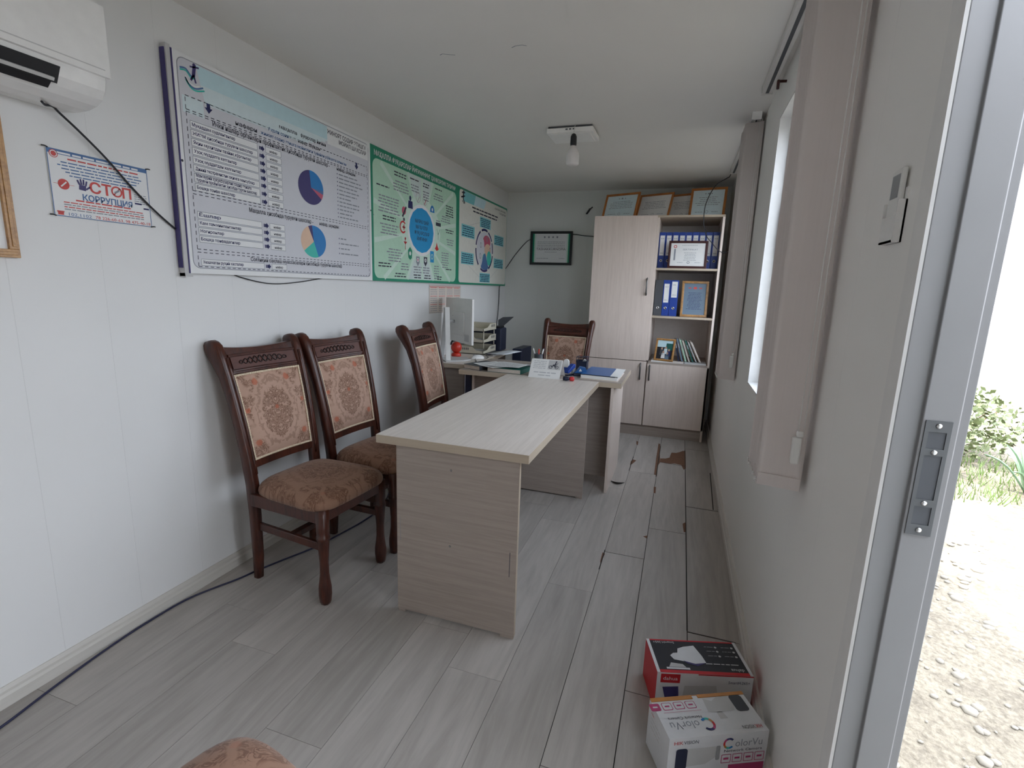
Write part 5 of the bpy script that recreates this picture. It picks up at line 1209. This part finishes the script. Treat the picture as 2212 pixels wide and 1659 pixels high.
# diploma on the back wall
def art_dip(b, F, bd, w, h, z):
    rn = random.Random(12); b.rect(F, bd, bd, bd + .018, h - bd, z, M_GREEN); b.rect(F, w - bd - .018, bd, w - bd, h - bd, z, M_GREEN)
    for i in range(4): b.rect(F, bd + .018 + i * .006, bd, bd + .024 + i * .006, h - bd, z, (M_MINT, M_MINT2, M_MINT3, M_SHEET)[i]); b.rect(F, w - bd - .024 - i * .006, bd, w - bd - .018 - i * .006, h - bd, z, (M_MINT, M_MINT2, M_MINT3, M_SHEET)[i])
    for a in (.34, .44, .54, .64): b.disc(F, (w * a, h - bd - .035), .010, z, M_INKG, 12)
    b.text(F, 'TASHAKKURNOMA', w / 2, h * .44, w * .70, .024, z, M_INK, 'C')
    for i in range(4): b.greek(F, w / 2, h * .68 - i * .017, w * .66, .007, z, M_INKG, rn, 'C')
    b.greek(F, w / 2, h * .38, w * .3, .006, z, M_INKG, rn, 'C'); b.greek(F, w * .16, h * .19, .13, .007, z, M_INKG, rn); b.greek(F, w * .70, h * .19, .06, .007, z, M_INKG, rn)
frame('picture_frame', 'black framed green edged diploma hanging on the back wall', 'picture frame', FY(L - .014, .279, 1.579), .457, .347, .025, M_BLACK, .016, M_SHEET, art=art_dip)

# ================================================================== CEILING LAMP
o = thing('ceiling_lamp', 'square white flat ceiling lamp', 'ceiling lamp', (1.12, 3.40, H - .03))
b = MB(); b.prism(Fr((0, 0, 0), (1, 0, 0), (0, 1, 0)), [(.985, 3.292), (1.262, 3.292), (1.262, 3.505), (.985, 3.505)], H - .012, H, M_DGREY); b.build('base', o)
b = MB(); b.box(.978, 1.270, 3.285, 3.520, H - .040, H - .012, M_LAMP); b.box(.998, 1.250, 3.305, 3.50, H - .044, H - .040, M_LAMP); b.build('diffuser', o, bev=.004)
b = MB(); F = FY(3.285)
for a in (1.105, 1.128, 1.150): b.fbox(F, a - .007, a + .007, H - .026, H - .018, 0, .0008, M_DGREY)
b.build('vent_slot', o)
bx, by = 1.158, 3.262
o = thing('hanging_bulb', 'white bulb in a black socket hanging below the square ceiling lamp', 'light bulb', (bx, by, 2.08))
b = MB(); b.tube([(bx, by + .03, H), (bx, by + .01, H - .02), (bx, by, H - .045), (bx, by, 2.268)], .002, M_WHITE, 6, 4); b.build('cord', o)
b = MB(); b.lathe([(.004, 2.272), (.012, 2.268), (.019, 2.252), (.020, 2.212), (.0185, 2.200)][::-1], M_BLACK, 18, Matrix.Translation((bx, by, 0))); b.build('socket', o)
b = MB(); b.lathe([(.012, 2.086), (.033, 2.088), (.039, 2.094), (.040, 2.105), (.040, 2.145), (.037, 2.160), (.028, 2.176), (.019, 2.190), (.017, 2.204)], M_BULB, 24, Matrix.Translation((bx, by, 0))); b.build('bulb', o)

# ================================================================== BLINDS
def blind(label, x0, x1, ys, zb, zt_, rail_y0, rail_y1, seed, grp='vertical blinds on the right wall'):
    rn = random.Random(seed); xr = (x0 + x1) / 2
    o = thing('vertical_blind', label, 'blind', (xr, ys[0], zb), grp)
    b = MB(); rx0, rx1 = 2.160, 2.206
    b.box(rx0, rx1, rail_y0, rail_y1, H - .034, H, M_RAIL); b.box(rx0 + .015, rx1 - .015, rail_y0 + .002, rail_y1 - .001, H - .0346, H - .030, M_DGREY)
    b.build('head_rail', o, bev=.0015)
    b = MB(); b.box(rx0 - .002, rx1 + .002, rail_y0 - .004, rail_y0 + .008, H - .040, H, M_WHITE2); b.box(rx0 - .002, rx1 + .002, rail_y1 - .008, rail_y1 + .003, H - .038, H, M_RAIL); b.build('end_cap', o)
    for k, y in enumerate(ys):
        b = MB(); n = 9; dx = rn.uniform(-.002, .002); dy = rn.uniform(-.002, .002); vs = []
        for z in (zb, zb + .035, zb + .4, zb + .8, zt_):
            for i in range(n):
                u = i / (n - 1); vs.append((x0 + dx + (x1 - x0) * u, y + (dy - .012) * (2 * u - 1) + .005 * (1 - (2 * u - 1) ** 2) * (1 if z > zb + .04 else .6), z))
        b.add(vs, [(j * n + i, j * n + i + 1, (j + 1) * n + i + 1, (j + 1) * n + i) for j in range(4) for i in range(n - 1)], M_SLAT, True)
        so = b.build('slat', o); md = so.modifiers.new('thickness', 'SOLIDIFY'); md.thickness = .0012
        b = MB(); b.prism(FZ(0), [(x0 + dx + .002, y - dy + .012 - .0025), (x1 + dx - .002, y + dy - .012 - .0025), (x1 + dx - .002, y + dy - .012 + .0035), (x0 + dx + .002, y - dy + .012 + .0065)], zb + .001, zb + .034, M_SLAT); b.build('hem_weight', so)
        b = MB(); b.tube([((x0 + x1) / 2, y, zt_), ((x0 + x1) / 2, y, H - .034)], .003, M_WHITE, 5, 1); b.build('hanger', so)
    b = MB()
    for k in range(int((ys[-1] - ys[0]) / .006)): b.ball((x0 - .004, ys[0] + k * .006, zb + .012 + .006 * math.sin(k * .9)), .0024, M_WHITE, 5, 4)
    b.build('bead_chain', o)
    b = MB(); xw, yw = x1 - .026, ys[0] - .022
    b.tube([(xw, yw, zb + .16), (xw + .004, yw, H - .036)], .0012, M_WHITE, 5, 1); b.tube([(xw + .012, yw, zb + .15), (xw + .014, yw, H - .036)], .0012, M_WHITE, 5, 1); b.build('pull_cord', o)
    b = MB(); b.box(xw - .011, xw + .010, yw - .007, yw + .007, zb + .078, zb + .150, M_WHITE); b.box(xw - .004, xw + .012, yw - .006, yw + .006, zb + .150, zb + .166, M_WHITE); b.build('cord_weight', o, bev=.004)
    return o
blind('beige vertical blind bunched at the near end of its rail, closest to the door', 2.119, 2.221, [1.43 + .017 * k for k in range(12)], .826, 2.282, 1.36, 2.912, 1)
blind('beige vertical blind bunched beside the tall cabinet, farther from the door', 2.132, 2.224, [3.30 + .018 * k for k in range(13)], .815, 2.282, 3.275, 4.650, 2)
b = MB(); b.tube([(2.231, 2.66, 2.256), (2.20, 2.66, 2.258), (2.194, 2.63, 2.25), (2.194, 2.625, 2.215)], .006, M_MAROON, 6, 1)
tag(b.build('hook'), 'small dark hook under the near blind rail above the window', 'hook')
# AC remote in its wall holder
o = thing('remote_holder', 'white wall holder on the right wall between the near blind and the door', 'remote holder', (W, 1.10, 1.43))
b = MB(); b.box(W - .014, W, 1.075, 1.135, 1.428, 1.432, M_WHITE2); b.box(W - .014, W - .012, 1.075, 1.135, 1.428, 1.475, M_WHITE2); b.box(W - .014, W, 1.072, 1.075, 1.428, 1.50, M_WHITE2); b.box(W - .014, W, 1.135, 1.138, 1.428, 1.50, M_WHITE2); b.box(W - .003, W, 1.072, 1.138, 1.428, 1.52, M_WHITE2); b.build('holder', o)
o = thing('remote_control', 'slim white remote control standing in the wall holder by the door', 'remote control', (W - .011, 1.105, 1.432))
b = MB(); b.box(W - .0115, W - .0035, 1.080, 1.130, 1.4325, 1.555, M_WHITE); b.build('body', o, bev=.003)
b = MB(); b.box(W - .0120, W - .0115, 1.088, 1.122, 1.505, 1.545, M_GREY); b.build('display', o)

# ================================================================== CARTONS
def carton(label, tl, ang, w, dpt, h, mats, top_art, front_art, left_art=None, extra=None):
    u = V3((math.cos(ang), math.sin(ang), 0)); v = V3((math.sin(ang), -math.cos(ang), 0))   # v: towards the viewer
    p0 = V3((tl[0], tl[1], 0)); c = p0 + u * w / 2 + v * dpt / 2
    o = thing('carton', label, 'box', (c.x, c.y, 0))
    bl = p0 + v * dpt
    FT_ = Fr((bl.x, bl.y, h), u, -v); FF = Fr((bl.x, bl.y, 0), u, (0, 0, 1)); FLt = Fr((p0.x, p0.y, 0), v, (0, 0, 1))
    b = MB(); vs = [p0, p0 + u * w, p0 + u * w + v * dpt, bl]; vs += [q + V3((0, 0, h)) for q in vs]
    b.add(vs, [(0, 1, 2, 3)], mats['side']); b.add(vs, [(4, 7, 6, 5)], mats['top']); b.add(vs, [(3, 2, 6, 7)], mats['front']); b.add(vs, [(0, 3, 7, 4)], mats['left']); b.add(vs, [(1, 0, 4, 5)], mats['side']); b.add(vs, [(2, 1, 5, 6)], mats['side'])
    b.build('body', o, bev=.0012)
    FU = Fr(p0 + u * w + V3((0, 0, h)), -u, v)      # upside down text frame on the top: reads from behind
    p = MB(); top_art(p, FT_, FU, w, dpt); front_art(p, FF, w, h)
    if left_art: left_art(p, FLt, dpt, h)
    p.build('print', o)
    if extra: extra(o, FT_, w, dpt, h)
    return o
z1, z2, z3, z4 = .0005, .0009, .0012, .0015
def dh_top(p, F, FU, w, d):
    p.rect(F, .0, .0, w, .013, z1, M_BOXR); p.rect(F, 0, d - .006, w, d, z1, M_BOXR); p.rect(F, 0.0, 0, .010, d, z2, M_BOXW); p.rect(F, w - .010, 0, w, d, z2, M_BOXW)
    # bullet camera picture
    p.poly(F, [(.070, .060), (.062, .078), (.075, .090), (.090, .092), (.096, .112), (.118, .122), (.155, .130), (.168, .082), (.172, .050), (.135, .044), (.105, .052)], z2, M_BOXW)
    p.poly(F, [(.098, .056), (.135, .043), (.172, .050), (.140, .034), (.110, .044)], z3, M_PURP); p.poly(F, [(.045, .026), (.100, .026), (.092, .040), (.055, .045)], z2, M_LGREY); p.rect(F, .035, .016, .11, .024, z3, M_BOXW)
    p.text(FU, 'SmartH.265+', w - .092, .010, .072, .010, z3, M_BOXW)
    p.text(FU, 'dahua', .020, d - .028, .042, .013, z3, M_BOXW); p.greek(FU, .03, d - .048, .11, .006, z3, M_LGREY, rt)
    for i, (a, n_) in enumerate(((.030, 2), (.050, 2), (.072, 2))):
        for k in range(n_): p.disc(FU, (.022 + k * .055, a), .0045, z3, M_LGREY, 8); p.greek(FU, .030 + k * .055, a - .002, .03, .004, z3, M_GREY, rt)
def dh_front(p, F, w, h):
    p.rect(F, .012, h - .036, .074, h - .004, z1, M_BOXR); p.text(F, 'dahua', .020, h - .026, .046, .013, z2, M_BOXW)
    p.rect(F, .13, h - .004, w, h, z2, M_BOXR); p.text(F, 'SmartH.265+', w - .078, h - .030, .068, .010, z2, M_INKN)
    p.poly(F, [(.020, h - .052), (.070, h - .048), (.074, h - .085), (.030, h - .090)], z1, M_PURP); p.poly(F, [(.09, h - .045), (.19, h - .04), (.20, h - .085), (.085, h - .095)], z1, M_LGREY)
carton('black and red security camera carton on the floor by the right wall', (1.870, 1.632), math.radians(17), .305, .155, .140, dict(top=M_BOXK, front=M_BOXW, left=M_BOXR, side=M_BOXR), dh_top, dh_front)
def ring_c(p, F, c, r, z):
    for i, m_ in enumerate((M_INKN, M_PURP, M_MAG, M_REDP, M_TAPE, M_TEAL, M_BLUEP)): t0 = .75 + i * .68; p.wedge(F, c, r, r * 1.05, t0, t0 + .70, z, m_, 6, .66)
def hk_top(p, F, FU, w, d):
    for i in range(4):
        a = w * .565 + i * .036
        p.poly(FU, rr_pts(a, .018, a + .030, .044, .005), z1, M_MAG); p.poly(FU, rr_pts(a + .002, .020, a + .028, .042, .004), z2, M_MAG if i > 2 else M_BOXW); p.line(FU, (a + .008, .031), (a + .022, .031), .005, z3, M_BOXW if i > 2 else M_MAG)
    p.line(FU, (w * .54, .052), (w * .93, .052), .001, z2, M_MAG)
    p.text(FU, 'Network Camera', w * .575, d - .066 + .0, .100, .010, z2, M_INK)
    FUu = FU
    ring_c(p, FU, (w * .555, d - .036), .020, z2); p.text(FU, 'olorVu', w * .635, d - .050, .085, .025, z2, M_INKG)
    p.text(FU, 'HIK', .012, d - .022, .020, .012, z2, M_REDP); p.text(FU, 'VISION', .033, d - .022, .036, .012, z2, M_INK)
    p.poly(F, [(w * .52, d * .55), (w * .62, d * .52), (w * .80, d * .55), (w * .88, d * .90), (w * .70, d * .93), (w * .62, d * .82), (w * .54, d * .90)], z1, M_LGREY)
    p.poly(F, rr_pts(w * .82, d * .50, w * .955, d * .93, .010), z2, M_DGREY); p.poly(F, [(w * .60, d * .36), (w * .68, d * .36), (w * .66, d * .54), (w * .60, d * .54)], z1, M_LGREY)
def hk_front(p, F, w, h):
    p.text(F, 'HIK', .014, h - .020, .026, .011, z2, M_REDP); p.text(F, 'VISION', .042, h - .020, .042, .011, z2, M_INK)
    p.poly(F, rr_pts(.022, h - .100, .055, h - .034, .008), z2, M_NAVY); p.poly(F, [(.052, h - .094), (.110, h - .090), (.140, h - .070), (.140, h - .036), (.054, h - .036)], z1, M_LGREY); p.poly(F, rr_pts(.138, h - .08, .150, h - .034, .004), z2, M_GREY)
    ring_c(p, F, (w * .60, h - .030), .017, z2); p.text(F, 'olorVu', w * .665, h - .042, .080, .024, z2, M_INKG); p.text(F, 'Network Camera', w * .56, h - .058, .112, .009, z2, M_INK)
    for i in range(4): a = w * .54 + i * .033; p.outline(F, [(a, h - .092), (a + .027, h - .092), (a + .027, h - .066), (a, h - .066)], .0018, z2, M_MAG); p.line(F, (a + .006, h - .079), (a + .021, h - .079), .006, z2, M_MAG)
    p.rect(F, w * .62, 0.004, w - .004, h - .100, z1, M_MAG)
def hk_left(p, F, d, h):
    for i in range(4): p.text(F, 'HIK' if i == 0 else '', .02, h - .03, .02, .006, z1, M_REDP) if i == 0 else p.greek(F, .02, h - .03 - i * .014, .06, .005, z1, M_LGREY, rt)
def hk_tape(o, F, w, d, h):
    b = MB(); b.fbox(F, 0, w * .44, d - .012, d + .001, .0, .0022, M_TAPE); b.fbox(F, w * .50, w, d - .010, d + .001, .0, .0022, M_TAPE); b.fbox(F, w * .0, w, d, d + .0012, -.05, .0016, M_TAPE); b.build('packing_tape', o)
carton('white security camera carton with brown packing tape, nearest the camera on the floor', (1.899, 1.352), math.radians(26), .290, .135, .150, dict(top=M_BOXW, front=M_BOXW, left=M_BOXW, side=M_BOXW), hk_top, hk_front, hk_left, hk_tape)
